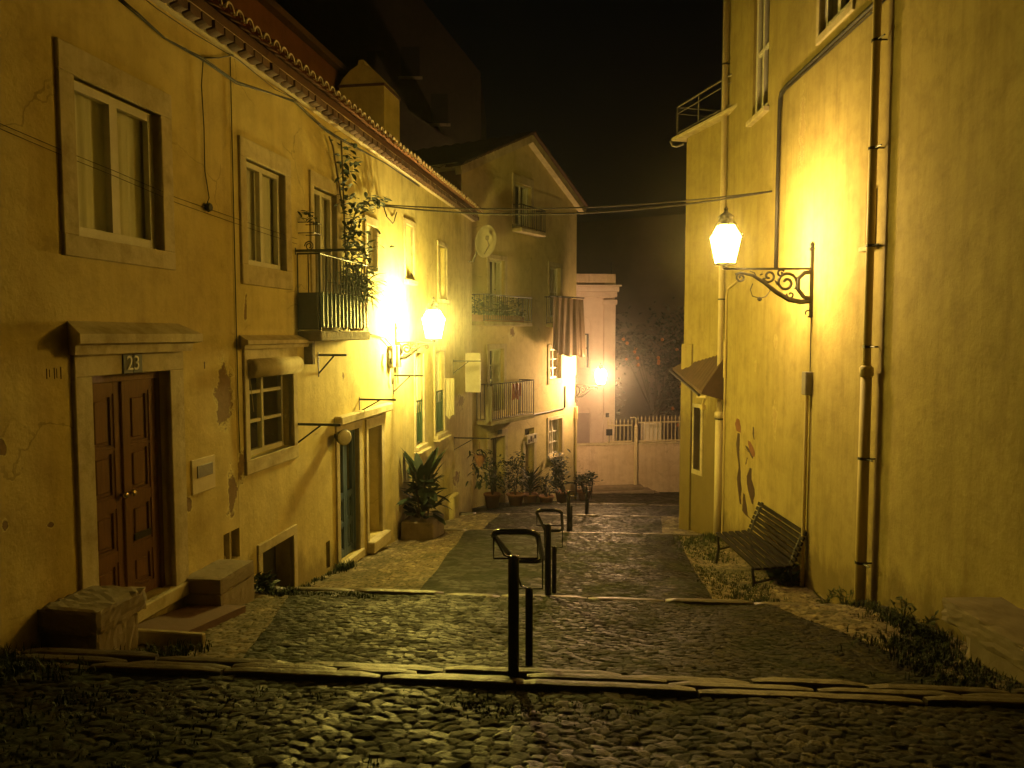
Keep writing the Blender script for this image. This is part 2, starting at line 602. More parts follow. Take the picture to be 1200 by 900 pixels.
def cobbles(name, fL, fR, s0, s1, res, cell, amp, mat, seed, dz=0.0, rows=False):
    ns = max(2, int((s1 - s0) / res[1]))
    wid = max(abs(fR(s0) - fL(s0)), abs(fR(s1) - fL(s1)))
    nx = max(2, int(wid / res[0]))
    t = np.linspace(0, 1, nx + 1)[None, :]
    S = np.linspace(s0, s1, ns + 1)[:, None]
    A = np.array([fL(q) for q in S[:, 0]])[:, None]
    B = np.array([fR(q) for q in S[:, 0]])[:, None]
    X = A + (B - A) * t
    S = S + 0 * X
    Y = S - CR * X
    Z = gz_np(X, S) + dz
    wx = .35 * np.sin(1.7 * X + 2.1 * Y) + .3 * np.sin(3.1 * Y - 1.3 * X + seed)
    U, V = X / cell[0] + wx * .5, Y / cell[1] + wx * .4
    if rows:
        U = U + .5 * (np.floor(V) % 2)
    f1, f2, r1, r2, du, dv = voronoi(U, V, seed)
    e = f2 - f1
    q = np.clip(e / .15, 0, 1)
    dome = q * q * (3 - 2 * q)
    dome = dome ** .6 * (1 - .12 * np.clip(f1, 0, 1) ** 2)
    h = amp * dome * (.75 + .5 * r1) + amp * .9 * (r2 - .5) * dome + amp * 1.25 * ((r1 - .5) * du * 2 + (r2 - .5) * dv * 2) * dome
    h += amp * .22 * np.sin(X * 61 + r1 * 40) * np.sin(Y * 53 + r2 * 30) * dome
    h += .012 * np.sin(1.9 * X + .7) * np.cos(2.3 * Y) + .008 * np.sin(5.1 * X - 3 * Y)
    Z = Z + h - amp
    gap = 1 - np.clip((e - .02) / .08, 0, 1)
    me = bpy.data.meshes.new(name)
    n = X.size
    co = np.stack([X, Y, Z], -1).reshape(-1, 3)
    idx = np.arange(n).reshape(X.shape)
    quads = np.stack([idx[:-1, :-1], idx[:-1, 1:], idx[1:, 1:], idx[1:, :-1]], -1).reshape(-1)
    me.vertices.add(n)
    me.vertices.foreach_set('co', co.reshape(-1))
    nf = quads.size // 4
    me.loops.add(quads.size)
    me.polygons.add(nf)
    me.polygons.foreach_set('loop_start', np.arange(0, quads.size, 4))
    me.loops.foreach_set('vertex_index', quads)
    me.polygons.foreach_set('use_smooth', np.ones(nf, bool))
    me.update()
    at = me.color_attributes.new('stone', 'FLOAT_COLOR', 'POINT')
    cols = np.stack([r1, gap, r2, np.ones_like(r1)], -1).reshape(-1)
    at.data.foreach_set('color', cols.astype(np.float32))
    me.materials.append(mat)
    me.validate()
    o = bpy.data.objects.new(name, me)
    COL.objects.link(o)
    return kind(o, 'structure')


def lin(*p):
    xs = [a for a, b in p]
    ys = [b for a, b in p]
    return lambda s: float(np.interp(s, xs, ys))


wallL = lambda s: (-4.5 + TL * s) / (1 + TL * CR) - .12
wallR = lambda s: 4.12
midL1 = lin((5, -2.0), (8.62, -2.55))
midR1 = lin((5, 3.45), (8.62, 2.85))
midL2 = lin((8.66, -1.2), (15.3, -.92))
midR2 = lin((8.66, 2.35), (15.3, 3.3))
# paved ground, upper level first
cobbles('street', lambda s: -6.5, lambda s: 4.6, -4, 2.55, (.05, .05), (.088, .069), .0085, M['basalt'], 3)
cobbles('street', lambda s: -5.2, lambda s: 4.6, 2.55, 4.655, (.0105, .0105), (.088, .069), .0085, M['basalt'], 3)
cobbles('street', midL1, midR1, 4.96, 8.56, (.0105, .0105), (.080, .062), .007, M['basalt'], 11)
cobbles('sidewalk', wallL, midL1, 4.96, 8.6, (.0165, .0165), (.075, .068), .009, M['calcada'], 21)
cobbles('sidewalk', midR1, wallR, 4.96, 8.6, (.018, .018), (.085, .075), .012, M['calcada'], 25)
midC2 = lin((8.66, .45), (15.3, 1.15))
cobbles('street', midL2, midC2, 8.68, 15.24, (.03, .03), (.16, .13), .004, M['mossy'], 33)
cobbles('street', midC2, midR2, 8.68, 15.24, (.02, .02), (.09, .072), .007, M['setts'], 31)
cobbles('sidewalk', wallL, midL2, 8.68, 15.3, (.022, .024), (.085, .075), .010, M['calcada'], 35)
cobbles('sidewalk', midR2, wallR, 8.68, 15.3, (.024, .026), (.085, .075), .012, M['calcada'], 37)
midL3 = lin((15.3, -.75), (19.4, -.3))
midR3 = lin((15.3, 3.0), (19.4, 3.75))
cobbles('street', midL3, midR3, 15.36, 19.36, (.03, .03), (.11, .09), .010, M['setts'], 41)
cobbles('sidewalk', lambda s: wallL(s), midL3, 15.36, 19.4, (.035, .035), (.12, .11), .012, M['calcada'], 43)
cobbles('sidewalk', midR3, lambda s: 5.4, 15.36, 19.4, (.035, .035), (.12, .11), .012, M['calcada'], 45)
cobbles('street', lambda s: -2.4, lambda s: 6.8, 19.46, 23.96, (.04, .04), (.14, .12), .012, M['setts'], 51)
cobbles('street', lambda s: -3.0, lambda s: 16, 24.06, 37, (.07, .07), (.22, .2), .012, M['setts'], 53)


def terrain():
    mb = MB()
    xs = [-60, -30, -12, -6, 0, 6, 12, 30, 60]
    ys = [-20, -8, -4, 0, 5, 9, 15, 20, 24, 30, 34, 60, 90]
    for y in ys:
        for x in xs:
            mb.v.append((x, y, float(np.interp(y, KS, KZ)) - .45))
    n = len(xs)
    for j in range(len(ys) - 1):
        for i in range(n - 1):
            mb.f.append((j * n + i, j * n + i + 1, (j + 1) * n + i + 1, (j + 1) * n + i))
    return kind(mb.build('ground', M['soil']), 'structure')


terrain()


def kerb_row(mb, xa, xb, s, wid, top, lo, hi, wob=.02, depth=.35, rnd=random):
    x = xa
    while x < xb:
        L = rnd.uniform(lo, hi)
        x2 = min(x + L, xb + .3)
        n = max(3, int((x2 - x) / .12))
        ds = rnd.uniform(-wob, wob)
        yaw = rnd.uniform(-.010, .010)
        dz = rnd.uniform(-.016, .012)
        w0 = wid * rnd.uniform(.86, 1.0)
        vs = []
        for i in range(n + 1):
            t = i / n
            xx = x + (x2 - x - .018) * t
            end = .012 if i in (0, n) else 0
            sc = s + ds + yaw * (xx - x) + rnd.uniform(-.001, .001)
            y0 = sc - w0 / 2 - CR * xx + end + rnd.uniform(-.003, .003)
            y1 = sc + w0 / 2 - CR * xx - end + rnd.uniform(-.003, .003)
            zt = top + dz - end + rnd.uniform(-.002, .002)
            c = .007
            vs += [(xx, y0, zt - depth), (xx, y0, zt - c), (xx, y0 + c, zt), (xx, (y0 + y1) / 2, zt + .001), (xx, y1 - c, zt - .002), (xx, y1, zt - c - .01), (xx, y1, zt - depth)]
        fs = []
        for i in range(n):
            for k in range(6):
                a = i * 7 + k
                fs.append((a, a + 7, a + 8, a + 1))
        fs.append(tuple(range(7)))
        fs.append(tuple(n * 7 + k for k in range(6, -1, -1)))
        mb.add(vs, fs)
        x = x2


kr = random.Random(5)
mb = MB()
kerb_row(mb, -4.6, 4.2, 4.70, .09, -2.172, .6, 1.5, .014, rnd=kr)
kerb_row(mb, -4.6, 4.2, 4.81, .085, -2.186, .5, 1.4, .014, rnd=kr)
kerb_row(mb, -4.6, 4.2, 4.925, .09, -2.200, .6, 1.6, .012, rnd=kr)
kind(mb.build('stone_step', M['kerb']), 'structure')
for (xa, xb, s, top) in ((-3.3, 4.05, 8.6, -2.965), (-2.3, 3.6, 15.29, -3.945), (-1.6, 4.6, 19.39, -4.565), (-1, 6, 23.99, -5.285)):
    mb = MB()
    kerb_row(mb, xa, xb, s, .13, top, .6, 1.5, .012, rnd=kr)
    kind(mb.build('stone_step', M['kerb'], smooth=True), 'structure')

# ------------------------------------------------------------------ building helpers
class House:
    def __init__(s, fr, name, label, x0, x1, zb, zt, mat, depth=6.0, cat='house'):
        s.fr = fr
        s.x0, s.x1, s.zb, s.zt = x0, x1, zb, zt
        s.mat = mat
        s.depth = depth
        s.holes = []
        s.o = thing(name, label, cat, fr.o, fr.a)

    def wall(s, top=None, back=True):
        """front with openings and their reveals, plus side and back walls"""
        mb = MB()
        xs = sorted({s.x0, s.x1, *[h[0] for h in s.holes], *[h[1] for h in s.holes]})
        zs = sorted({s.zb, s.zt, *[h[2] for h in s.holes], *[h[3] for h in s.holes]})
        xs = [x for x in xs if s.x0 - 1e-6 <= x <= s.x1 + 1e-6]
        vi = {}

        def vid(i, j):
            if (i, j) not in vi:
                vi[(i, j)] = len(mb.v)
                mb.v.append((xs[i], 0, zs[j]))
            return vi[(i, j)]
        for i in range(len(xs) - 1):
            for j in range(len(zs) - 1):
                cx, cz = (xs[i] + xs[i + 1]) / 2, (zs[j] + zs[j + 1]) / 2
                if any(h[0] < cx < h[1] and h[2] < cz < h[3] for h in s.holes):
                    continue
                mb.f.append((vid(i, j), vid(i + 1, j), vid(i + 1, j + 1), vid(i, j + 1)))
        for (a, b, c, d, dep) in s.holes:
            mb.quad((a, 0, c), (a, 0, d), (a, dep, d), (a, dep, c))
            mb.quad((b, 0, d), (b, 0, c), (b, dep, c), (b, dep, d))
            mb.quad((a, 0, d), (b, 0, d), (b, dep, d), (a, dep, d))
            mb.quad((b, 0, c), (a, 0, c), (a, dep, c), (b, dep, c))
        D = s.depth
        x0, x1, zb, zt = s.x0, s.x1, s.zb, s.zt
        if top:
            n = len(top)
            mb.add([(p[0], 0, p[1]) for p in top], [tuple(range(n))])
            mb.add([(p[0], D, p[1]) for p in top], [tuple(range(n - 1, -1, -1))])
        mb.quad((x0, D, zb), (x0, 0, zb), (x0, 0, zt), (x0, D, zt))
        mb.quad((x1, 0, zb), (x1, D, zb), (x1, D, zt), (x1, 0, zt))
        mb.quad((x1, D, zb), (x0, D, zb), (x0, D, zt), (x1, D, zt))
        if not top:
            mb.quad((x0, 0, zt), (x1, 0, zt), (x1, D, zt), (x0, D, zt))
        return mb.build('wall', s.mat, s.o)

    def part(s, name, mb, mat, parent=None, smooth=False):
        return mb.build(name, mat, parent or s.o, smooth)


def surround(h, r, w, proud=.03, mat=None, parent=None, name='surround'):
    x0, x1, z0, z1 = r
    wl, wr, wt, wb = w
    mb = MB()
    e = .0
    mb.cbox(x0 - wl, x0 - e, -proud, .05, z0, z1, .006)
    mb.cbox(x1 + e, x1 + wr, -proud, .05, z0, z1, .006)
    mb.cbox(x0 - wl, x1 + wr, -proud - .003, .05, z1, z1 + wt, .006)
    if wb:
        mb.cbox(x0 - wl, x1 + wr, -proud - .003, .05, z0 - wb, z0, .006)
    return mb.build(name, mat or M['trim'], parent or h.o)


def window(h, r, sur=None, depth=.10, cols=2, rows=1, fw=.06, mw=.045, mat='white', curtain=0.6, proud=.03, sill=False, label=None, rowh=None, reveal=.45):
    x0, x1, z0, z1 = r
    h.holes.append((x0, x1, z0, z1, reveal))
    mb = MB()
    d0, d1 = depth, depth + .055
    a = .001
    mb.box(x0 + a, x0 + fw, d0, d1, z0 + a, z1 - a)
    mb.box(x1 - fw, x1 - a, d0, d1, z0 + a, z1 - a)
    mb.box(x0 + fw, x1 - fw, d0 + .003, d1, z1 - fw, z1 - a)
    mb.box(x0 + fw, x1 - fw, d0 + .003, d1, z0 + a, z0 + fw * 1.2)
    W = (x1 - x0 - 2 * fw)
    H = z1 - z0 - 2.2 * fw
    for c in range(1, cols):
        x = x0 + fw + W * c / cols
        mb.box(x - mw / 2, x + mw / 2, d0 - .006, d1, z0 + fw * 1.2, z1 - fw)
    for k in range(1, rows):
        z = z0 + 1.2 * fw + H * k / rows
        for c in range(cols):
            xa = x0 + fw + W * c / cols + (mw / 2 if c else 0)
            xb = x0 + fw + W * (c + 1) / cols - (mw / 2 if c < cols - 1 else 0)
            mb.box(xa, xb, d0 + .008, d1 - .004, z - mw * .4, z + mw * .4)
    w = mb.build('window', M[mat], h.o)
    if label:
        w['label'] = label
    MB().box(x0 + fw * .5, x1 - fw * .5, d0 + .028, d0 + .034, z0 + fw * .6, z1 - fw * .5).build('pane', M['glass'], w)
    if curtain:
        mb = MB()
        yb = d1 + .045
        for (xa, xb) in ((x0 - .02, x0 + (x1 - x0) * .52 * curtain), (x1 - (x1 - x0) * (.56 if curtain > .8 else .40) * curtain, x1 + .02)):
            n = 28
            vs = []
            for i in range(n + 1):
                t = i / n
                x = xa + (xb - xa) * t
                y = yb + .010 * math.sin(t * 17 + xa * 5) + .005 * math.sin(t * 41 + xa)
                vs += [(x, y, z0 - .03), (x, y - .004, z1 + .03)]
            mb.add(vs, [(2 * i, 2 * i + 2, 2 * i + 3, 2 * i + 1) for i in range(n)])
        mb.build('curtain', M['curtain'], w, True)
    mb = MB()
    mb.box(x0 - .04, x1 + .04, d1 + .22, d1 + .24, z0 - .06, z1 + .06)
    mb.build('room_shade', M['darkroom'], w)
    if sur:
        surround(h, r, sur, proud, parent=w)
    if sill:
        MB().cbox(x0 - .08, x1 + .08, -.09, .05, z0 - .09, z0 - .002, .01).build('sill', M['trim'], w)
    return w


def leafdoor(x0, x1, z0, z1, y, rows, mat, parent, st=.085, glass=None, name='door_leaf'):
    """one framed door leaf with moulded panels; rows = list of (z0,z1) fractions"""
    mb = MB()
    t = .05
    mb.box(x0, x0 + st, y, y + t, z0, z1)
    mb.box(x1 - st, x1, y, y + t, z0, z1)
    zs = [z0]
    H = z1 - z0
    edges = []
    for (a, b) in rows:
        edges.append((z0 + a * H, z0 + b * H))
    last = z0
    for (a, b) in edges:
        mb.box(x0 + st, x1 - st, y + .002, y + t, last, a)
        last = b
    mb.box(x0 + st, x1 - st, y + .002, y + t, last, z1)
    for i, (a, b) in enumerate(edges):
        if glass and i in glass:
            continue
        mb.box(x0 + st, x1 - st, y + .032, y + t - .004, a, b)
        m = .03
        mb.prism([(x0 + st, a), (x1 - st, a), (x1 - st, a + m), (x0 + st, a + m)], y + .012, y + .03)
        mb.prism([(x0 + st, b - m), (x1 - st, b - m), (x1 - st, b), (x0 + st, b)], y + .012, y + .03)
        mb.box(x0 + st, x0 + st + m, y + .012, y + .03, a + m, b - m)
        mb.box(x1 - st - m, x1 - st, y + .012, y + .03, a + m, b - m)
        if b - a > .2:
            mb.cbox(x0 + st + m + .03, x1 - st - m - .03, y + .014, y + .033, a + m + .03, b - m - .03, .008)
    o = mb.build(name, mat, parent)
    return o


def railing(mb, pts, z0, z1, gap=.11, r=.008, bars=True, top=.014, mid=None):
    """balcony railing along plan points (x,y)"""
    for z, q in ((z1, top), (z0 + .05, .01)) + (((mid, .009),) if mid else ()):
        mb.tube([(p[0], p[1], z) for p in pts], q, 6)
    for i in range(len(pts) - 1):
        a, b = Vector(pts[i]), Vector(pts[i + 1])
        n = max(1, int((b - a).length / gap))
        for k in range(n + 1):
            p = a + (b - a) * k / n
            rr = r * 1.5 if k in (0, n) else r
            mb.tube([(p.x, p.y, z0 if k in (0, n) else z0 + .05), (p.x, p.y, z1)], rr, 5)


def textmesh(txt, size, mat, name, parent, x, y, z, depth=.004):
    """flat lettering facing -y, centred at x,z"""
    cu = bpy.data.curves.new('lettering', 'FONT')
    cu.body = txt
    cu.size = size
    cu.extrude = depth
    cu.align_x = 'CENTER'
    cu.align_y = 'CENTER'
    ob = bpy.data.objects.new('lettering', cu)
    COL.objects.link(ob)
    bpy.context.view_layer.update()
    dg = bpy.context.evaluated_depsgraph_get()
    me = bpy.data.meshes.new_from_object(ob.evaluated_get(dg))
    bpy.data.objects.remove(ob)
    me.name = name
    me.materials.clear()
    me.materials.append(mat)
    for v in me.vertices:
        a = v.co.copy()
        v.co = (x + a.x, y - a.z, z + a.y)
    o = bpy.data.objects.new(name, me)
    COL.objects.link(o)
    o.parent = parent
    return o


def cornice(h, x0, x1, z0, z1, out, parent=None, name='hood', mat=None):
    """moulded drip hood over an opening: sloped top, stepped underside, mitred ends"""
    mb = MB()
    prof = [(0, z0), (-out * .55, z0), (-out * .62, z0 + (z1 - z0) * .28), (-out, z0 + (z1 - z0) * .34), (-out, z0 + (z1 - z0) * .62), (0, z1)]
    n = len(prof)
    xs = []
    vs = []
    for side in (0, 1):
        for (y, z) in prof:
            xx = (x0 if side == 0 else x1) + (y if side == 0 else -y) * .55
            vs.append((xx, y, z))
    fs = [tuple(range(n - 1, -1, -1)), tuple(n + k for k in range(n))]
    for k in range(n):
        l = (k + 1) % n
        fs.append((k, l, n + l, n + k))
    mb.add(vs, fs)
    return mb.build(name, mat or M['trim'], parent or h.o)


EZ = 3.08


def eaves(h, x0, x1, z=EZ):
    """double tiled eave: a course of flat pan tiles, a mortar band, then a course of round cover tiles with pale mouths"""
    lo = MB()
    mo = MB()
    up = MB()
    rim = MB()
    mo.box(x0, x1, -.085, .1, z - .02, z + .10)
    n = int((x1 - x0) / .205)
    st = (x1 - x0) / n
    rnd = random.Random(int(x0 * 100))
    for i in range(n):
        xa = x0 + i * st
        j = rnd.uniform(-.01, .01)
        g = .014 + rnd.uniform(0, .006)
        ya, za = -.19 + j, z + .0
        vs = []
        for (yy, dz) in ((ya, .0), (-.098, -.025)):
            for q in range(5):
                t = q / 4
                vs.append((xa + g + (st - 2 * g) * t, yy, za + dz + .018 * abs(2 * t - 1) ** 2))
        vs += [(xa + g, ya, za + .098), (xa + st - g, ya, za + .098), (xa + g, -.098, za + .098), (xa + st - g, -.098, za + .098)]
        lo.add(vs, [(q, 5 + q, 6 + q, q + 1) for q in range(4)] + [(0, 1, 2, 3, 4, 11, 10), (0, 10, 12, 5), (4, 9, 13, 11)])
    mo.box(x0, x1, -.178, .1, z + .101, z + .116)
    lo.box(x0, x1, -.15, .1, z + .1165, z + .24)
    for i in range(n):
        xc = x0 + (i + .5) * st
        j = rnd.uniform(-.012, .012)
        # pan tile below, cover tile above
        for (rad, y0, y1, za, zb, cov) in ((.082, -.31 + j, .6, z + .215, z + .215 + .42, True),):
            k = 7
            vs = []
            for (yy, zz) in ((y0, za), (y1, zb)):
                for q in range(k + 1):
                    an = PI * q / k
                    for rr in (rad, rad - .02):
                        vs.append((xc + rr * math.cos(an), yy, zz + rr * math.sin(an)))
            m = 2 * (k + 1)
            fs = []
            for q in range(k):
                a = 2 * q
                fs.append((a, a + 2, m + a + 2, m + a))
                fs.append((a + 1, m + a + 1, m + a + 3, a + 3))
            up.add(vs, fs)
            vs = []
            for q in range(k + 1):
                an = PI * q / k
                for (rr, yy) in ((rad + .003, y0 - .004), (rad - .016, y0 - .004), (rad - .016, y0 + .03), (rad + .003, y0 + .03)):
                    vs.append((xc + rr * math.cos(an), yy, za + rr * math.sin(an)))
            fs = []
            for q in range(k):
                for e in range(4):
                    a = 4 * q + e
                    b = 4 * q + (e + 1) % 4
                    fs.append((a, b, b + 4, a + 4))
            rim.add(vs, fs)
        xp = x0 + i * st
        k = 4
        vs = []
        for (yy, zz) in ((-.28 + j, z + .205), (.6, z + .205 + .40)):
            for q in range(k + 1):
                an = PI + PI * q / k
                vs.append((xp + .075 * math.cos(an), yy, zz + .045 * math.sin(an) + .03))
        up.add(vs, [(q, q + 1, k + 2 + q, k + 1 + q) for q in range(k)])
    e = h.part('eave', mo, M['mortar'])
    lo.build('under_tile_course', M['darktile'], e)
    up.build('cover_tile_course', M['tile'], e, True)
    rim.build('tile_mouth_course', M['mortar'], e)
    # roof slope in rolled tiles behind the eave, and a far slope
    rf = MB()
    m = n * 6
    for (ya, za, yb, zb) in ((.55, z + .62, h.depth / 2, z + .62 + (h.depth / 2 - .55) * .45), (h.depth / 2, z + .62 + (h.depth / 2 - .55) * .45, h.depth + .3, z + .3)):
        vs = []
        for i in range(m + 1):
            x = x0 + (x1 - x0) * i / m
            w = .05 * math.sin(2 * PI * i / 6)
            vs += [(x, ya, za + w), (x, yb, zb + w)]
        rf.add(vs, [(2 * i, 2 * i + 2, 2 * i + 3, 2 * i + 1) for i in range(m)])
    h.part('roof', rf, M['darktile'], smooth=True)


# ------------------------------------------------------------------ left row: three houses
xA, _ = fx(273, 300)
xB, _ = fx(471, 400)
xC, _ = fx(553, 400)
HA = House(FL, 'plaster_house', 'ochre house with red-brown double door and hood numbered 23', -7, xA - .002, -8, EZ, M['plaster_a'])
HB = House(FL, 'plaster_house', 'cream house with plant-filled iron balcony, blue door and roller-blind window', xA + .002, xB - .002, -8, EZ, M['plaster_b'])
HC = House(FL, 'plaster_house', 'pale end house of the row below the lantern, with green-grilled tall windows', xB + .002, xC, -8, EZ, M['plaster_c'])

# --- house A
r = FL.rect(83, 88, 190, 294)
window(HA, r, (.17, .17, .23, .17), depth=.06, fw=.075, mw=.10, curtain=.95, label='wide white two-leaf window with pale curtains')
# door 23
x0, z1 = FL.pt(104, 441)
x1, z0 = FL.pt(203, 687)
HA.holes.append((x0, x1, z0, z1, .5))
sur = surround(HA, (x0, x1, z0, z1), (.2, .22, .27, 0), .035, name='door_surround')
df = MB()
dy = .085
df.box(x0 + .001, x0 + .05, dy, dy + .08, z0, z1 - .001)
df.box(x1 - .05, x1 - .001, dy, dy + .08, z0, z1 - .001)
df.box(x0 + .05, x1 - .05, dy, dy + .08, z1 - .07, z1 - .001)
door = df.build('door', M['wood'], HA.o)
door['label'] = 'tall red-brown panelled double door'
xm = (x0 + x1) / 2
rows = [(.055, .23), (.27, .45), (.49, .94)]
for k, (a, b) in enumerate(((x0 + .052, xm - .012), (xm + .012, x1 - .052))):
    lf = leafdoor(a, b, z0 + .02, z1 - .075, dy + .02, [(.05, .20), (.25, .44), (.49, .70), (.71, .95)], M['wood'], door, .09)
mb = MB().box(xm - .022, xm + .022, dy - .004, dy + .06, z0 + .02, z1 - .075)
mb.build('door_astragal', M['wood'], door)
for sx in (-.05, .06):
    MB().lathe([(.012, 0), (.012, -.03), (.03, -.035), (.034, -.055), (.02, -.07)], (xm + sx, dy + .02, z0 + 1.02), 10, 'y').build('handle', M['brass'], door, True)
MB().box(xm + .12, xm + .36, dy + .008, dy + .024, z0 + .56, z0 + .62).build('mail_slot', M['iron'], door)
MB().box(x0 - .03, x1 + .03, dy + .34, dy + .36, z0 - .05, z1 + .05).build('room_shade', M['darkroom'], door)
xa, za = FL.pt(82, 416)
xb, zb = FL.pt(206, 409)
cornice(HA, xa - .02, xb + .04, (za + zb) / 2 - .01, (za + zb) / 2 + .26, .2)
MB().cbox(x0 - .2, x1 + .2, -.06, .3, z0 - .14, z0 - .002, .012).build('door_sill', M['trim'], HA.o)
nx, nz = FL.pt(150, 426)
np_ = MB().cbox(nx - .13, nx - .003, -.05, -.036, nz - .085, nz + .085, .003).cbox(nx + .003, nx + .13, -.05, -.036, nz - .085, nz + .085, .003).build('house_number', M['plate'], HA.o)
textmesh('23', .18, M['pale'], 'digits', np_, nx, -.052, nz)
lx0, lx1, lz0, lz1 = FL.rect(223, 540, 251, 571)
mp = MB().cbox(lx0, lx1, -.02, .02, lz0, lz1, .005).build('mail_plate', M['cream'], HA.o)
MB().cbox(lx0 + .08, lx1 - .06, -.03, -.018, lz0 + (lz1 - lz0) * .45, lz1 - .07, .004).build('mail_flap', M['grey'], mp)
for (px, w, ya, yb) in ((54, 1.2, 432, 444), (57.5, .8, 433, 442), (63, 1.2, 431, 444), (66, .8, 432, 443), (70.5, 1.4, 430, 444), (239, 1.2, 424, 432)):
    a, zt_ = FL.pt(px, ya)
    b, zb_ = FL.pt(px + w, yb)
    MB().box(a, b, -.003, .0, zb_, zt_).build('paint_mark', M['maroon'], HA.o)
gx0, gx1, gz0, gz1 = FL.rect(262, 627, 281, 652)
HA.holes.append((gx0, gx1, gz0, gz1, .3))
mb = MB().box(gx0 - .02, gx1 + .02, .2, .22, gz0 - .02, gz1 + .02).build('cellar_vent', M['darkroom'], HA.o)
MB().box((gx0 + gx1) / 2 + .02, (gx0 + gx1) / 2 + .06, .04, .09, gz0, gz1).build('vent_bar', M['trim'], mb)
eaves(HA, -7, xA - .002)
HA.wall()

# --- house B
r = FL.rect(286, 185, 334, 318)
window(HB, r, (.14, .16, .22, .23), depth=.06, fw=.06, mw=.07, curtain=.95, label='upper white two-leaf window between door 23 and the balcony')
# small lower window with roller blind
r = FL.rect(289, 422, 343, 522)
w = window(HB, r, (.10, .12, .14, .17), depth=.12, cols=2, rows=3, fw=.05, mw=.05, curtain=0, label='six-pane lower window under a rolled blind')
mb = MB()
bx0, bx1, bz = r[0] - .02, r[1] + .10, r[3] - .10
mb.lathe([(.02, 0), (.115, .002), (.115, bx1 - bx0 - .002), (.02, bx1 - bx0)], (bx0, -.02, bz), 16, 'x')
mb.tube([(bx0 + .05, -.02, bz - .1), (bx0 + .05, -.06, bz - .5)], .004, 5)
mb.build('roller_blind', M['trim'], w, True)
xa, za = FL.pt(284, 406)
xb, zb = FL.pt(352, 400)
cornice(HB, xa - .06, xb + .02, za - .03, za + .13, .15, name='hood')
# balcony door
r = FL.rect(366, 218, 395, 384)
w = window(HB, r, (.12, .14, .2, 0), depth=.06, cols=2, rows=1, fw=.06, mw=.07, curtain=.8, label='white glazed balcony door')
bz = FL.pt(353, 388)[1]
by = -.34
bx0 = FL.pt(377, 392, .34)[0]
bx1 = FL.pt(434, 392, .34)[0]
bal = MB().cbox(bx0, bx1, by, 0, bz - .13, bz, .015)
bal.prism([(bx0 + .2, bz - .45), (bx0 + .28, bz - .45), (bx0 + .28, bz - .13), (bx0 + .2, bz - .13)], -.12, 0)
bal = bal.build('balcony', M['stone'], HB.o)
mb = MB()
zr = bz + 1.02
railing(mb, [(bx0 + .03, 0), (bx0 + .03, by + .03), (bx1 - .03, by + .03), (bx1 - .03, 0)], bz + .01, zr, .12, .009, mid=bz + .5)
mb.build('railing', M['iron'], bal)
mb = MB()
mb.box(bx0 + .045, bx1 - .3, by + .046, by + .052, bz + .05, bz + .5)
k = 0
x = bx0 + .06
while x < bx1 - .06:
    mb.box(x, x + .025, by - .004, by + .016, bz + .05, bz + .52)
    x += .14
mb.build('green_panel', M['greenpaint'], bal)
MB().cbox(bx0 - .02, bx0 + .02, by + .04, -.03, bz + .02, bz + .5, .004).build('side_panel', M['iron'], bal)
# upper window beyond the vine, hidden partly by leaves
r = FL.rect(428, 262, 441, 318)
window(HB, r, (.08, .10, .14, .1), depth=.06, curtain=.7, label='narrow white window behind the climbing plant')
# cellar window
r = FL.rect(306, 648, 344, 700)
HB.holes.append((*r, .45))
cw = MB().box(r[0], r[1], .24, .26, r[2] - .02, r[3] + .02).build('cellar_window', M['darkroom'], HB.o)
surround(HB, r, (.1, .1, .12, 0), .025, parent=cw)
r = FL.rect(382, 636, 387, 664)
HB.holes.append((*r, .3))
MB().box(r[0] - .02, r[1] + .02, .15, .17, r[2] - .02, r[3] + .02).build('vent', M['darkroom'], HB.o)
# blue door
x0, z1 = FL.pt(396, 509)
x1, z0 = FL.pt(421, 648)
z0 = FL.pt(398, 661)[1]
HB.holes.append((x0, x1, z0, z1, .4))
dB = surround(HB, (x0, x1, z0, z1), (.12, .14, .2, 0), .03, name='door_surround')
mb = MB()
mb.box(x0 + .001, x0 + .05, .05, .12, z0, z1 - .001)
mb.box(x1 - .05, x1 - .001, .05, .12, z0, z1 - .001)
mb.box(x0 + .05, x1 - .05, .05, .12, z1 - .06, z1 - .001)
bd = mb.build('door', M['bluepaint'], HB.o)
bd['label'] = 'blue door with tall glazed upper panels'
xm = (x0 + x1) / 2
for (a, b) in ((x0 + .052, xm - .004), (xm + .004, x1 - .052)):
    leafdoor(a, b, z0 + .01, z1 - .062, .06, [(.06, .25), (.29, .48), (.53, .95)], M['bluepaint'], bd, .07, glass=(2,))
    H = z1 - .062 - z0
    MB().box(a + .06, b - .06, .08, .086, z0 + .53 * H, z0 + .95 * H).build('pane', M['glass'], bd)
MB().box(x0, x1, .2, .22, z0, z1).build('room_shade', M['curtain'], bd)
xa, za = FL.pt(389, 496)
MB().cbox(x0 - .16, FL.pt(452, 480)[0] + .05, -.13, 0, za - .05, za + .09, .02).build('hood', M['trim'], HB.o)
MB().cbox(x0 - .1, x1 + .1, -.07, .2, z0 - .13, z0 - .002, .012).build('door_sill', M['trim'], HB.o)
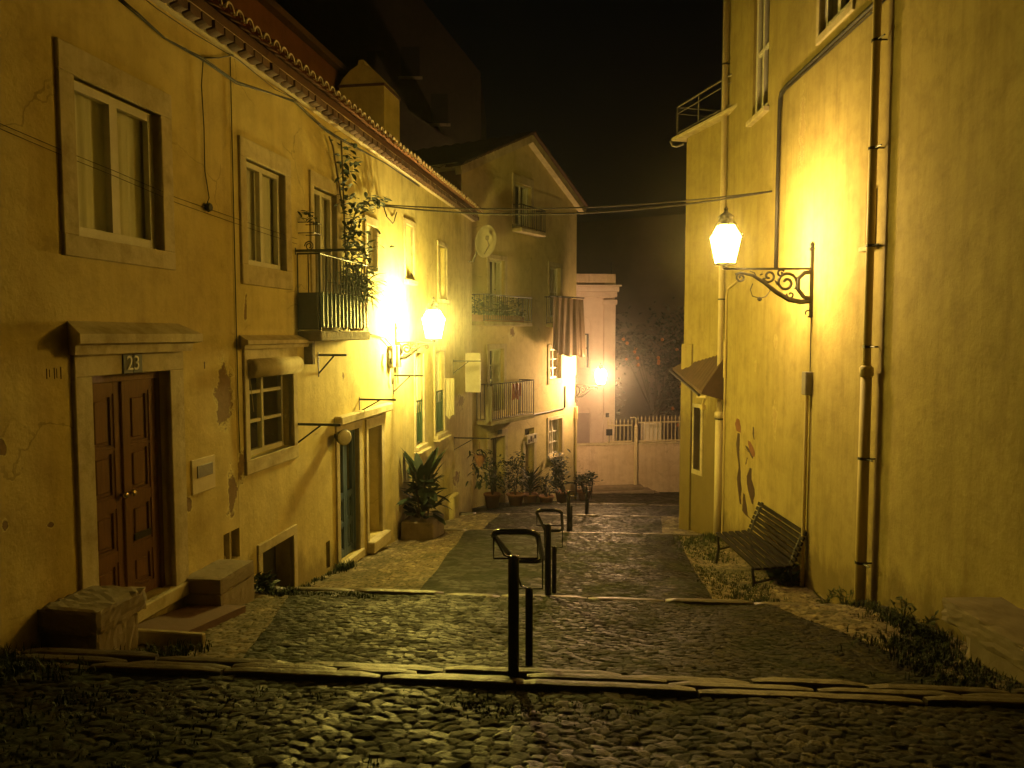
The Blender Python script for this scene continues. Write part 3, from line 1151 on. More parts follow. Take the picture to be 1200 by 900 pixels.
# brown door beyond
x0, z1 = FL.pt(430, 503)
x1, z0 = FL.pt(447, 622)
HB.holes.append((x0, x1, z0, z1, .6))
surround(HB, (x0, x1, z0, z1), (.1, .14, .18, 0), .03, name='door_surround')
mb = MB().box(x0 + .001, x1 - .001, .32, .4, z1 - .06, z1 - .001)
nd = mb.build('door', M['brownwood'], HB.o)
nd['label'] = 'brown wooden door set deep in its frame'
leafdoor(x0 + .01, x1 - .01, z0 + .01, z1 - .062, .34, [(.06, .4), (.46, .94)], M['brownwood'], nd, .1)
MB().cbox(x0 - .08, x1 + .12, -.14, .3, z0 - .2, z0 - .002, .015).build('door_step', M['trim'], HB.o)
eaves(HB, xA + .002, xB - .002)
HB.wall()

# --- house C
r = FL.rect(474, 262, 484, 329)
window(HC, r, (.07, .1, .1, .1), depth=.14, curtain=.8, sill=True, label='narrow upper window above the wall lantern')
r = FL.rect(513, 287, 523, 352)
window(HC, r, (.07, .1, .1, .05), depth=.14, curtain=.8, sill=True, label='upper window with a small ledge')
for (px0, py0, px1, py1, gtop, lab) in ((486, 414, 496, 519, 470, 'tall window with green grille, nearer the lantern'), (509, 412, 520, 505, 459, 'tall window with green grille, farther one')):
    r = FL.rect(px0, py0, px1, py1)
    w = window(HC, r, (.08, .12, .12, .0), depth=.10, rows=2, curtain=.7, sill=True, label=lab)
    zg = FL.pt((px0 + px1) / 2, gtop)[1]
    mb = MB()
    railing(mb, [(r[0] + .02, .03), (r[1] - .02, .03)], r[2] + .01, zg, .12, .012, top=.02)
    x = r[0] + .02
    mb.box(r[0] + .02, r[1] - .02, .036, .044, r[2] + .03, zg - .25)
    mb.build('grille', M['greenpaint'], w)
    MB().cbox(r[0] - .12, r[1] + .14, -.16, .05, r[2] - .14, r[2] - .095, .01).build('ledge', M['trim'], w)
# open shutter standing out from the end of the row
sx, sz1 = FL.pt(540, 414)
sx = xC - .9
mb = MB()
z1 = FL.pt(540, 414)[1]
z0 = FL.pt(540, 461)[1]
mb.box(sx - .02, sx + .02, -.42, -.02, z0, z1)
for k in range(9):
    z = z0 + .05 + (z1 - z0 - .1) * k / 9
    mb.box(sx - .03, sx - .02, -.38, -.06, z, z + .08)
mb.build('shutter', M['white'], HC.o)
mb = MB()
for (px, w_, hh) in ((525, 1, 590),):
    x, _ = FL.pt(px, 500)
    mb.cbox(x, x + .55, -.14, 0, -6, -3.9, .03)
mb.build('buttress', M['plaster_c'], HC.o)
eaves(HC, xB + .002, xC + .12)
HC.wall()

# chimney parapet above the eave, and the red storey set back behind it
cx, cz = FL.pt(450, 97, -.55)
cx2, _ = FL.pt(468, 110, -.55)
ch = on(FL, 'chimney', 'pale chimney block with a curved shaped top rising above the eaves', 'chimney', cx, .55, EZ + .7)
w_ = .95
zt_ = cz - EZ - .7
pf = [(0, -.6), (w_, -.6), (w_, zt_)]
mb = MB()
L = cx2 - cx
# outline across the block (local y), extruded along x
prof = [(0, -.8), (0, zt_), (.02, zt_ + .05), (.10, zt_ + .16), (.26, zt_ + .30), (.40, zt_ + .37), (.42, zt_ + .47), (.52, zt_ + .47), (.54, zt_ + .37), (.7, zt_ + .28), (.85, zt_ + .13), (w_ - .02, zt_), (w_, -.8)]
n = len(prof)
vs = [(0, a, b) for a, b in prof] + [(L, a, b) for a, b in prof]
mb.add(vs, [tuple(range(n - 1, -1, -1)), tuple(n + k for k in range(n))] + [(k, (k + 1) % n, n + (k + 1) % n, n + k) for k in range(n)])
mb.build('shaft', M['plaster_b'], ch)
MB().box(-.02, L + .02, -.02, w_ + .02, zt_ - .05, zt_ - .0).build('string_course', M['darktile'], ch)
x0, za = FL.pt(285, 3, -1.6)
x1, zb = FL.pt(412, 86, -1.6)
su = on(FL, 'roof_storey', 'dark red upper storey set back above the tiled eaves', 'building', 0, 1.6, 0)
MB().box(-6, x1 + .6, 0, 3.5, EZ + .5, (za + zb) / 2).build('wall', M['plaster_red'], su)
MB().box(-6.1, x1 + .7, -.15, 3.6, (za + zb) / 2 + .002, (za + zb) / 2 + .12).build('roof', M['darktile'], su)

# ------------------------------------------------------------------ gable house closing the view
GW = 7.53
gzb = -9
zeL = FG.pt(541, 200)[1]
zpk = FG.pt(617, 161)[1]
zeR = FG.pt(676, 236)[1]
zeave = (zeL + zeR) / 2
HG = House(FG, 'gable_house', 'gabled house closing the street, with balconies and a hanging brown cloth', 0, GW, gzb, zeave, M['plaster_g'], 9)
r = FG.rect(603, 213, 622, 268)
window(HG, r, (.15, .15, .25, 0), depth=.10, curtain=.5, label='attic balcony window under the gable')


def balcony(h, xa, xb, z, zr, out, gap=.12, slab=.12, mat='iron', label=None):
    b = MB().cbox(xa, xb, -out, 0, z - slab, z, .015).build('balcony', M['trim'], h.o)
    if label:
        b['label'] = label
    mb = MB()
    railing(mb, [(xa + .03, 0), (xa + .03, -out + .03), (xb - .03, -out + .03), (xb - .03, 0)], z, zr, gap, .012, top=.02)
    mb.build('railing', M[mat], b)
    return b


def brect(px0, py0, px1, py1):
    return FG.rect(px0, py0, px1, py1)


r = brect(600, 240, 629, 274)
balcony(HG, r[0], r[1], r[2], r[3], .35)
r = brect(573, 303, 591, 374)
window(HG, r, (.12, .15, .15, 0), depth=.10, curtain=.5, label='balcony door behind the leafy first-floor balcony')
r = brect(550, 345, 608, 378)
bal2 = balcony(HG, max(.05, r[0]), r[1], r[2], r[3], .5, label='leafy upper balcony')
r = brect(644, 312, 656, 372)
window(HG, r, (.12, .15, .15, 0), depth=.10, rows=2, curtain=.4, label='upper window over the brown cloth')
r = brect(640, 348, 660, 380)
balcony(HG, r[0], r[1], r[2], r[3], .35)
r = brect(573, 409, 590, 480)
window(HG, r, (.12, .15, .15, 0), depth=.10, rows=4, curtain=.7, label='white many-paned balcony door')
r = brect(558, 450, 609, 484)
balcony(HG, r[0], r[1], r[2], r[3], .55)
r = brect(644, 409, 657, 443)
window(HG, r, (.15, .2, .15, .18), depth=.10, rows=3, curtain=.0, label='dark small-paned window near the lantern')
r = brect(643, 493, 658, 531)
window(HG, r, (.12, .15, .12, .14), depth=.12, rows=3, curtain=.9, sill=True, label='ground-floor window with pale curtain')
for (px0, py0, px1, py1, m, lab) in ((574, 514, 591, 592, 'darkwood', 'dark ground-floor door behind plants'), (615, 518, 625, 578, 'darkwood', 'brown door under the framed sign')):
    r = brect(px0, py0, px1, py1)
    r = (r[0], r[1], r[2] - .3, r[3])
    HG.holes.append((*r, .5))
    surround(HG, r, (.15, .18, .2 if px0 < 600 else .02, 0), .03, name='door_surround')
    d = MB().box(r[0] + .001, r[1] - .001, .26, .34, r[3] - .05, r[3] - .001).build('door', M[m], HG.o)
    d['label'] = lab
    leafdoor(r[0] + .01, r[1] - .01, r[2], r[3] - .052, .28, [(.08, .42), (.48, .92)], M[m], d, .09)
    if px0 < 600:
        H = r[3] - r[2]
        MB().box(r[0] + .2, r[1] - .25, .268, .276, r[2] + H * .52, r[3] - .12).build('pane', M['pale'], d)
r = brect(615, 503, 626, 509)
HG.holes.append((*r, .4))
MB().box(r[0] - .02, r[1] + .02, .2, .22, r[2] - .02, r[3] + .02).build('fanlight', M['darkroom'], HG.o)
r = brect(616, 510, 626, 516)
sp = MB().cbox(r[0], r[1] + .1, -.06, -.035, r[2] - .06, r[3], .004).build('sign_panel', M['pale'], HG.o)
mb = MB()
for (a, b, c, d) in ((.1, .25, .1, .5), (.3, .5, .2, .8), (.55, .62, .1, .6), (.7, .9, .45, .85)):
    W, H = r[1] + .1 - r[0], r[3] - r[2] + .06
    mb.box(r[0] + a * W, r[0] + b * W, -.064, -.061, r[2] - .06 + c * H, r[2] - .06 + d * H)
mb.build('sign_picture', M['maroon'], sp)
r = brect(582, 504, 587, 508)
MB().cbox(r[0], r[1], -.05, -.035, r[2], r[3], .004).build('number_plate', M['plate'], HG.o)
HG.wall(top=[(0, zeave), (GW, zeave), (GW / 2, zpk - .05)])
rf = MB()
ov = .28
cap = MB()
tl = MB()
for sgn in (0, 1):
    xe, xp = (-.35, GW / 2) if sgn == 0 else (GW + .35, GW / 2)
    ze = zeave - .35 * (zpk - zeave) / (GW / 2)
    n = 16
    cols_ = 60
    # slope sheet with rolled tiles running down the slope
    vs = []
    for j in range(cols_ + 1):
        y = -ov + (9.4) * j / cols_
        wv = .05 * math.sin(2 * PI * j / 3)
        vs += [(xe, y, ze + .12 + wv), (xp, y, zpk + .12 + wv)]
    fs = [(2 * j, 2 * j + 1, 2 * j + 3, 2 * j + 2) for j in range(cols_)]
    tl.add(vs, fs)
    # raking cornice under the verge
    d = Vector((xp - xe, zpk - ze))
    u = d.normalized()
    nn = Vector((-u.y, u.x)) if u.x > 0 else Vector((u.y, -u.x))
    a, b = Vector((xe, ze)), Vector((xp, zpk))
    pol = [a - nn * .16, b - nn * .16, b + nn * .06, a + nn * .06]
    if sgn == 1:
        pol = [pol[1], pol[0], pol[3], pol[2]]
    cap.prism([(p.x, p.y) for p in pol], -ov + .06, -.0 if sgn else .003)
    # verge tiles stepping down the rake
    m = 22
    for k in range(m):
        p = a + (b - a) * (k / m) + nn * .07
        q = a + (b - a) * ((k + 1.25) / m) + nn * .13
        vs2 = []
        for (c, yy) in ((p, -ov - .03), (p, .3), (q, -ov - .03), (q, .3)):
            vs2.append((c.x, yy, c.y))
        vs2 += [(v[0] + nn.x * .035, v[1], v[2] + nn.y * .035) for v in vs2]
        tl.add(vs2, [(0, 1, 3, 2), (4, 6, 7, 5), (0, 2, 6, 4), (1, 5, 7, 3), (0, 4, 5, 1), (2, 3, 7, 6)])
rr = tl.build('roof', M['darktile'], HG.o)
cap.build('raking_cornice', M['trim'], HG.o)
MB().cbox(-.3, -.004, -.05, 8.9, zeave - .1, zeave + .05, .01).build('side_cornice', M['trim'], HG.o)
MB().box(-.015, -.003, .02, 8.9, gzb, zeave - .1).build('side_render', M['plaster_red'], HG.o)
# pipe at the right corner
mb = MB()
px, pz = FG.pt(670, 492)
mb.tube([(GW - .12, -.07, pz), (GW - .12, -.07, -6.6)], .05, 8)
dp = on(FG, 'downpipe', 'dark short downpipe on the corner of the gabled house', 'pipe', GW - .12, -.07, -6.6)
MB().tube([(0, 0, 0), (0, 0, pz + 6.6)], .045, 8).lathe([(.05, 0), (.075, .02), (.075, .45), (.05, .48)], (0, 0, pz + 6.6), 8).build('pipe', M['pipe'], dp)
# cable running under the balcony on the facade
ca, za = FG.pt(563, 497)
cb, zb = FG.pt(661, 478)
cc, zc = FG.pt(662, 452)
MB().tube([(ca, -.03, za), ((ca + cb) / 2, -.03, (za + zb) / 2 - .03), (cb, -.03, zb), (cb + .03, -.03, zb + .1), (cb + .03, -.03, zc)], .028, 6).build('facade_cable', M['cable'], HG.o)

# hanging cloth on a pole
clx, clz = FG.pt(649, 348, .45)
cloth = on(FG, 'hanging_cloth', 'long brown cloth hanging from a pole beside the far lantern', 'cloth', clx, 0, clz)
mb = MB()
x1_, z1_ = FG.pt(676, 347, .3)
zb_ = FG.pt(668, 417, .3)[1]
wd = FG.pt(683, 347, .45)[0] - clx
n = 44
vs = []
rows_ = 14
for i in range(n + 1):
    t = i / n
    fold = .05 * math.sin(t * 31) + .03 * math.sin(t * 67 + 1)
    bot = zb_ - clz + .25 * (1 - t) - .12 * math.sin(t * PI) + .05 * math.sin(t * 19)
    for j in range(rows_ + 1):
        q = j / rows_
        vs.append((-.0 + wd * t, -.45 + fold * (.4 + .8 * q) + (.1 * math.sin(t * 5)) * q, (bot) * q))
fs = []
for i in range(n):
    for j in range(rows_):
        a = i * (rows_ + 1) + j
        fs.append((a, a + 1, a + rows_ + 2, a + rows_ + 1))
mb.add(vs, fs)
mb.build('fabric', M['cloth'], cloth, True)
MB().tube([(-.3, -.45, .02), (wd + .1, -.45, .06)], .025, 6).tube([(.2, 0, .02), (.2, -.5, .02)], .02, 6).tube([(wd - .9, 0, .02), (wd - .9, -.5, .04)], .02, 6).build('pole', M['iron'], cloth)

# ------------------------------------------------------------------ right: tall yellow house
HR = House(FR, 'yellow_house', 'tall yellow rendered house on the right with graffiti above the bench', FR.pt(847, 400)[0], 8, -8, 9.5, M['plaster_r'], 7)
xr0 = HR.x0


def rrect(px0, py0, px1, py1):
    xa, z1 = FR.pt(px0, py0)
    xb, z0 = FR.pt(px1, py1)
    return xa, xb, z0, z1


xa = FR.pt(883, 60)[0]
xb = FR.pt(901, 60)[0]
zb_ = FR.pt(883, 147)[1]
window(HR, (xa, xb, zb_ + .1, zb_ + 2.2), None, depth=.05, rows=2, cols=2, fw=.10, mw=.08, curtain=.5, sill=True, label='upper white window nearer the corner pipe')
xa = FR.pt(962, 30)[0]
xb = FR.pt(998, 10)[0]
zb_ = FR.pt(962, 50)[1]
window(HR, (xa, xb, zb_ + .1, zb_ + 2.2), (.1, .1, .1, .1), depth=.05, rows=2, cols=2, fw=.10, mw=.08, curtain=.3, label='upper white window above the wall lantern')
xa, z1 = FR.pt(1016, 222)
xb, z0 = FR.pt(1027, 286)
HR.holes.append((xa, xb, z0, z1, .3))
vn = MB().box(xa - .01, xb + .01, .12, .14, z0 - .01, z1 + .01).build('narrow_vent', M['grey'], HR.o)
MB().cbox(xa - .05, xb + .05, -.06, .02, z0 - .06, z0 - .002, .008).build('sill', M['trim'], vn)
HR.wall()
# graffiti strokes sprayed on the wall above the bench
def stroke(mb, pts, y=-.003):
    """ribbon of varying width from (px,py,width_px) on the right wall"""
    vs = []
    n = len(pts)
    P = []
    for (px, py, w) in pts:
        xa, z = FR.pt(px - w / 2, py)
        xb, _ = FR.pt(px + w / 2, py)
        P.append((min(xa, xb), max(xa, xb), z))
    Q = []
    for i in range(n - 1):
        for k in range(4):
            t = k / 4
            Q.append(tuple(P[i][e] * (1 - t) + P[i + 1][e] * t + (random.uniform(-.012, .012) if e < 2 else 0) for e in range(3)))
    Q.append(P[-1])
    for (a, b, z) in Q:
        vs += [(a, y, z), (b, y, z)]
    mb.add(vs, [(2 * i + 2, 2 * i + 3, 2 * i + 1, 2 * i) for i in range(len(Q) - 1)])


mb = MB()
stroke(mb, [(866, 507, 3), (865, 520, 4), (865, 530, 3), (867, 548, 2), (866, 560, 5), (867, 570, 5), (867, 580, 2.5), (868, 590, 2)])
stroke(mb, [(880, 548, 2), (878, 558, 6), (880, 568, 9), (881, 575, 8), (881, 583, 4), (882, 590, 2)])
stroke(mb, [(872, 578, 2), (873, 590, 5), (873, 598, 7), (877, 603, 8), (880, 606, 4)])
stroke(mb, [(875, 522, 3), (878, 527, 5), (881, 531, 5), (882, 537, 1.5)])
stroke(mb, [(876, 536, 1), (874, 544, 1)])
stroke(mb, [(873, 526, 1), (877, 529, 2)])
stroke(mb, [(883, 500, 1.5), (883, 508, 2), (884, 515, .8)])
g = mb.build('graffiti', M['maroon'], HR.o)
mb = MB()
stroke(mb, [(865, 490, 3), (865, 497, 7), (866, 505, 5)], -.005)
stroke(mb, [(878, 516, 3), (880, 521, 6), (882, 527, 7), (883, 534, 3)], -.005)
mb.build('orange_spray', M['orange'], g)
mb = MB()
stroke(mb, [(916, 605, 3), (914, 609, 1.5), (917, 613, 2.5), (915, 618, 1.5), (917, 623, 3)], -.004)
mb.build('red_scribble', M['red'], g)

# pipes on the right house
def pipe_on(fr, label, x, zt, zb, r, mat, off, clamps=(), thick=None, name='downpipe'):
    o = on(fr, name, label, 'pipe', x, -off, zb)
    mb = MB()
    mb.tube([(0, 0, -.3), (0, 0, zt - zb)], r, 12)
    p = mb.build('pipe', M[mat], o, True)
    if thick:
        MB().tube([(0, 0, -.3), (0, 0, thick - zb)], r * 1.35, 12).lathe([(r * 1.35, 0), (r * 1.7, .02), (r * 1.7, .1), (r * 1.2, .13)], (0, 0, thick - zb), 12).build('lower_pipe', M[mat], o, True)
    for z in clamps:
        rr = r * (1.5 if thick and z < thick else 1.14)
        MB().lathe([(rr, 0), (rr, .03)], (0, 0, z - zb), 12).tube([(rr * .9, 0, z - zb + .015), (rr + .12, .01, z - zb + .015)], .009, 6).tube([(rr * .5, rr * .6, z - zb + .015), (rr * .5, off + .01, z - zb + .015)], .01, 5).build('clamp', M['iron'], o)
    return o


x, _ = FR.pt(1028, 400)
zc = [FR.pt(1030, yy)[1] for yy in (56, 178, 290, 408, 541, 667)]
pipe_on(FR, 'tall brown iron downpipe right of the wall lantern', x, 9.4, gz(4, 8.3), .045, 'pipe', .11, zc, FR.pt(1028, 442)[1])
xc, _ = FR.pt(848.5, 400)
zc = [FR.pt(848, yy)[1] for yy in (85, 352, 492)]
pipe_on(FR, 'cream corner downpipe beside the tiled canopy', xc + .03, 9.4, gz(4, 14.5), .055, 'cream', .08, zc, FR.pt(848, 490)[1])
o = on(FR, 'conduit', 'thin conduit beside the cream corner downpipe', 'pipe', xc + .22, -.03, gz(4, 14.3))
zz = FR.pt(853, 345)[1] - gz(4, 14.3)
MB().tube([(0, 0, -.2), (0, 0, zz), (.1, 0, zz + .1), (1.05, -.05, zz + .22)], .018, 6).lathe([(.03, 0), (.03, .7)], (0.02, -.01, zz - 1.6), 8).build('pipe', M['pipe'], o)
mx, mz = FR.pt(950, 450)
mbx = on(FR, 'meter_box', 'small grey electric box with dark conduit below the wall lantern', 'box', mx, 0, mz)
MB().cbox(-.075, .075, -.1, 0, -.15, .17, .01).build('box', M['grey'], mbx)
gl = gz(4, 10.4) - mz
MB().tube([(0, -.05, -.15), (.0, -.05, -.26), (-.02, -.045, gl - .1)], .03, 8).build('conduit', M['pipe'], mbx)
zt_ = FR.pt(952, 362)[1] - mz
MB().tube([(0.02, -.02, .17), (.01, -.02, zt_)], .008, 5).build('wire', M['cable'], mbx)
# diagonal-looking cable along the wall
cz0 = FR.pt(972, 57)[1]
xA_ = FR.pt(917, 113)[0]
cbl = on(FR, 'wall_cable', 'dark cable along the yellow wall turning down beside the lantern', 'cable', xA_, 0, cz0)
zd = FR.pt(909, 315)[1] - cz0
MB().tube([(7, -.04, .02), (3, -.04, .0), (.3, -.04, 0), (.06, -.04, -.03), (0, -.04, -.12), (-.02, -.04, zd * .5), (-.02, -.04, zd)], .03, 8).build('sheath', M['cable'], cbl, True)
mb = MB().tube([(7, -.05, -.06), (3, -.05, -.075), (.3, -.05, -.06), (.12, -.05, -.1), (.07, -.05, -.3)], .012, 6)
mb.build('thin_wire', M['cable'], cbl)

# ------------------------------------------------------------------ lower terrace building and tiled canopy on the right
FR2 = Frame(4.15, 15.3, (.26, -.966))
xe = FR2.pt(803, 300)[0]
HT = House(FR2, 'terrace_house', 'lower yellow house with railed roof terrace and tiled canopy beyond the corner pipe', xe, .9, -8, FR2.pt(804, 163)[1], M['plaster_r'], 5)
r = FR2.rect(814, 477, 821, 552)
HT.holes.append((*r, .3))
wv = MB().box(r[0] - .01, r[1] + .01, .12, .14, r[2] - .01, r[3] + .01).build('window', M['darkroom'], HT.o)
surround(HT, r, (.05, .08, .08, .1), .025, parent=wv)
HT.wall()
zt_ = HT.zt
MB().cbox(xe - .30, 1.0, -.22, 5, zt_ + .002, zt_ + .075, .015).build('terrace_slab', M['trim'], HT.o)
mb = MB()
railing(mb, [(1.0, -.1), (xe - .25, -.1), (xe - .25, 3)], zt_ + .12, zt_ + .72, .8, .014, top=.018, mid=zt_ + .58)
mb.build('railing', M['grey'], HT.o)
MB().tube([(xe - .3, -.24, zt_ + .0), (xe - .28, -.2, zt_ - .1), (xe - .2, -.12, zt_ - .13), (xe + .05, -.1, zt_ - .13)], .022, 6).build('drain_spout', M['grey'], HT.o)
MB().cbox(xe - .03, xe + .42, -.05, -.002, -7.8, FR2.pt(809, 403)[1], .01).build('pilaster', M['plaster_r'], HT.o)


def at(px, py, Y):
    v = ray(px, py)
    return FR2.inv @ (v * (Y / v.y))


cA, cC, cD = at(788, 431, 17.4), at(848, 466, 14.9), at(822, 459, 14.9)
u1, w1 = FR2.pt(800, 424)
u2, w2 = FR2.pt(848, 408)
cW1, cW2 = Vector((u1, .05, w1)), Vector((u2 + .2, .05, w2))
mb = MB()
m = 48
th = Vector((0, 0, -.05))
vs = []
for i in range(m + 1):
    t = i / m
    wv_ = Vector((0, 0, .012 * math.sin(2 * PI * t * 14)))
    lo_ = cD.lerp(cA, t)
    hi_ = cW2.lerp(cW1, t)
    vs += [tuple(lo_ + wv_), tuple(hi_ + wv_), tuple(lo_ + th), tuple(hi_ + th)]
mb.add([tuple(cD), tuple(cC), tuple(cW2), tuple(cD + th), tuple(cC + th), tuple(cW2 + th)], [(0, 1, 2), (3, 5, 4), (0, 3, 4, 1), (1, 4, 5, 2)])
fs = []
for i in range(m):
    a = i * 4
    fs += [(a, a + 1, a + 5, a + 4), (a + 2, a + 6, a + 7, a + 3), (a, a + 4, a + 6, a + 2)]
fs += [(0, 2, 3, 1), (m * 4, m * 4 + 1, m * 4 + 3, m * 4 + 2)]
mb.add(vs, fs)
mb.build('canopy_roof', mottled('old_dark_tile', (.05, .03, .018), (.09, .05, .028), 5, .85, .4, 25), HT.o)
dd_ = (cA - cD).normalized()
MB().tube([tuple(cD - dd_ * .03 + Vector((-.03, -.04, -.06))), tuple(cA + dd_ * .03 + Vector((-.03, -.04, -.06)))], .03, 8).build('gutter', M['iron'], HT.o)
MB().tube([tuple(cD + Vector((-.1, -.03, -.1))), tuple(cD + Vector((.16, .02, -.1)))], .03, 8).build('gutter_end', M['cream'], HT.o)
q1, q2 = at(820, 477, 15.1), at(843, 477, 15.1)
MB().box(q1.x, q2.x, q1.y, q1.y + .08, q1.z - .05, q1.z + .04).tube([(q1.x + .03, q1.y + .03, q1.z), (cD.x + .05, cD.y + .05, cD.z - .08)], .025, 6).build('canopy_bracket', M['pipe'], HT.o)

# ------------------------------------------------------------------ wall lanterns
def scroll(cy, cz, r0, r1, a0, a1, n=26):
    out = []
    for i in range(n + 1):
        t = i / n
        a = a0 + (a1 - a0) * t
        r = r0 + (r1 - r0) * t
        out.append((0, cy + r * math.cos(a), cz + r * math.sin(a)))
    return out


def lantern(fr, label, x, z, out, emat, scale=1.0, deep=.45):
    """x,z: where the top bar of the bracket meets the wall; the lantern stands on the bar's outer end"""
    o = on(fr, 'wall_lantern', label, 'street lamp', x, 0, z, 'wall lanterns')
    s = out / 1.2
    D = deep
    mb = MB()
    mb.box(-.025, .025, -.035, 0, -.62 * D / .42, .24)                      # back plate
    mb.lathe([(.03, 0), (.045, .03), (.02, .06), (.035, .09), (.006, .13)], (0, -.02, .24), 8)
    mb.box(-.016, .016, -out - .02, -.035, -.014, .014)                       # top bar
    # lower sweep, deep at the wall and rising to the tip
    sw = [(0, -.04, -D * .98), (0, -.16 * s, -D * 1.0), (0, -.32 * s, -D * .93), (0, -.5 * s, -D * .7), (0, -.66 * s, -D * .42), (0, -.82 * s, -D * .2), (0, -.98 * s, -D * .12), (0, -1.06 * s, -D * .16)]
    mb.tube(sw, [.03, .034, .036, .032, .027, .022, .018, .015], 7)
    inner = [(0, -.04, -.1 * D), (0, -.12 * s, -.12 * D), (0, -.2 * s, -.3 * D), (0, -.2 * s, -.62 * D), (0, -.12 * s, -.85 * D), (0, -.04, -.9 * D)]
    mb.tube(inner, .03, 7)
    mb.tube(scroll(-.36 * s, -.42 * D, .34 * D, .07 * D, -.2 * PI, 2.9 * PI), .02, 6)
    mb.tube(scroll(-.60 * s, -.22 * D, .2 * D, .05 * D, 1.1 * PI, 3.6 * PI), .017, 6)
    mb.tube(scroll(-.44 * s, -.14 * D, .12 * D, .03 * D, .2 * PI, 2.4 * PI), .015, 6)
    mb.tube(scroll(-.98 * s, -.26 * D, .15 * D, .03 * D, .5 * PI, 3.2 * PI), .016, 6)
    mb.tube(scroll(-.3 * s, -.78 * D, .12 * D, .03 * D, .9 * PI, 3.0 * PI), .012, 6)
    mb.tube([(0, -.76 * s, -.3 * D), (0, -.8 * s, -.12 * D), (0, -.86 * s, -.03)], .01, 6)
    for (a, b) in ((-.52 * s, -.34 * D), (-.72 * s, -.2 * D), (-.68 * s, -.34 * D)):
        for q in range(3):
            mb.leaf((0, a, b), (random.uniform(-.3, .3), random.uniform(-1, 1), random.uniform(-1, 1)), .09, .04, .2)
    mb.build('bracket', M['iron'], o)
    # hook below the back plate
    MB().tube(scroll(-.06, -.62 * D / .42 + .06, .05, .03, -.5 * PI, 1.2 * PI, 12), .01, 6).build('hook', M['iron'], o)
    ly = -out
    q = scale
    base = .06
    # glass body: six-sided, widest at the shoulder
    prof = [(.135, base + .02), (.205, base + .335), (.215, base + .36), (.115, base + .53)]
    prof = [(a * q, b * q) for a, b in prof]
    lg = MB().lathe(prof, (0, ly, 0), 6).build('lantern_glass', list(emat), o)
    for i in range(len(prof) - 1):
        lg.data.polygons[i * 6 + 1].material_index = 1          # wall-side pane, extra glow added to whiten the hot spot on the wall
    fb = MB()
    fb.lathe([(.03, 0), (.05, .02), (.03, .04), (.15, .055), (.155, .075), (.14, .078)], (0, ly, 0), 6)
    for k in range(6):
        a = k * PI / 3
        pts = [((r_ + .006) * math.cos(a), ly + (r_ + .006) * math.sin(a), h_) for r_, h_ in prof]
        fb.tube(pts, .009, 5)
        b = a
        fb.tube([(prof[1][0] * 1.02 * math.cos(a), ly + prof[1][0] * 1.02 * math.sin(a), prof[2][1]), (prof[1][0] * 1.16 * math.cos(a), ly + prof[1][0] * 1.16 * math.sin(a), prof[2][1] + .045)], .008, 5)
    for (r_, h_) in (prof[1], prof[3]):
        fb.tube([((r_ + .006) * math.cos(k * PI / 3), ly + (r_ + .006) * math.sin(k * PI / 3), h_) for k in range(6)], .009, 5, closed=True)
    fb.build('lantern_frame', M['iron'], o)
    t = prof[3][1]
    MB().lathe([(.135, t), (.14, t + .02), (.105, t + .05), (.095, t + .10), (.11, t + .115), (.07, t + .15), (.03, t + .175), (.022, t + .2), (.03, t + .22), (.004, t + .25)], (0, ly, 0), 10).build('cap', M['iron'], o, True)
    return o


lx, lz = FR.pt(953, 315)
lantern(FR, 'lit lantern on a scrolled bracket from the yellow wall, nearest of three', lx, lz, 1.2, M['lamp_r'])
# bird-cage like wire hanging under the near bracket
lw = on(FR, 'wire_hook', 'bent wire hanging under the near lantern bracket', 'wire', lx, -.72, lz - .2)
MB().tube([(0, .12, 0), (0, .14, -.1), (0, .08, -.18), (0, 0, -.2), (0, -.1, -.17), (0, -.13, -.08), (0, -.1, 0)], .007, 5).build('wire', M['cable'], lw)
MB().lathe([(.01, 0), (.035, .02), (.03, .05), (.01, .06)], (0, 0, -.24), 8).build('holder', M['iron'], lw)
lx2, lz2 = FL.pt(463, 401)
lantern(FL, 'dazzling lit lantern low on the left row beside the plant balcony', lx2, lz2, .74, M['lamp_l'], deep=.3)
lx3, lz3 = FG.pt(672, 451)
lantern(FG, 'far lit lantern on the corner of the gabled house', GW - .06, lz3, 1.02, M['lamp_f'])
MB()
# junction boxes beneath the left lantern
jb = on(FL, 'junction_box', 'pair of cable junction boxes below the dazzling left lantern', 'box', *(lambda p: (p[0], 0, p[1]))(FL.pt(456, 418)))
for dx in (0, .34):
    MB().cbox(dx - .09, dx + .09, -.1, 0, -.2, .2, .01).tube([(dx, -.05, -.2), (dx - .02, -.06, -.4), (dx + .05, -.04, -.5)], .014, 6).build('box', M['grey'], jb)
MB().tube([(-1.2, -.04, .42), (-.4, -.05, .35), (0, -.05, .2)], .015, 6).tube([(-.25, -.08, .1), (-.3, -.1, -.02), (-.22, -.1, -.12)], .03, 6).build('cables', M['cable'], jb)

# ------------------------------------------------------------------ clothes-line arms, floodlight, dish, cables
def arm(px, py, out, drop, fr=FL, label='', ang=0.0):
    x, z = fr.pt(px, py)
    o = on(fr, 'clothes_line_arm', label, 'clothes line', x, 0, z, 'iron clothes-line arms on the walls')
    mb = MB()
    mb.box(-.012, .012, -.006, 0, -drop - .05, .04)
    o2 = mb.build('wall_plate', M['iron'], o)
    MB().box(-.014, .014, -out, -.006, -.016, .016).build('bar', M['iron'], o)
    MB().tube([(0, -.004, -drop), (0, -out * .55, -.014)], .012, 6).build('strut', M['iron'], o)
    return o


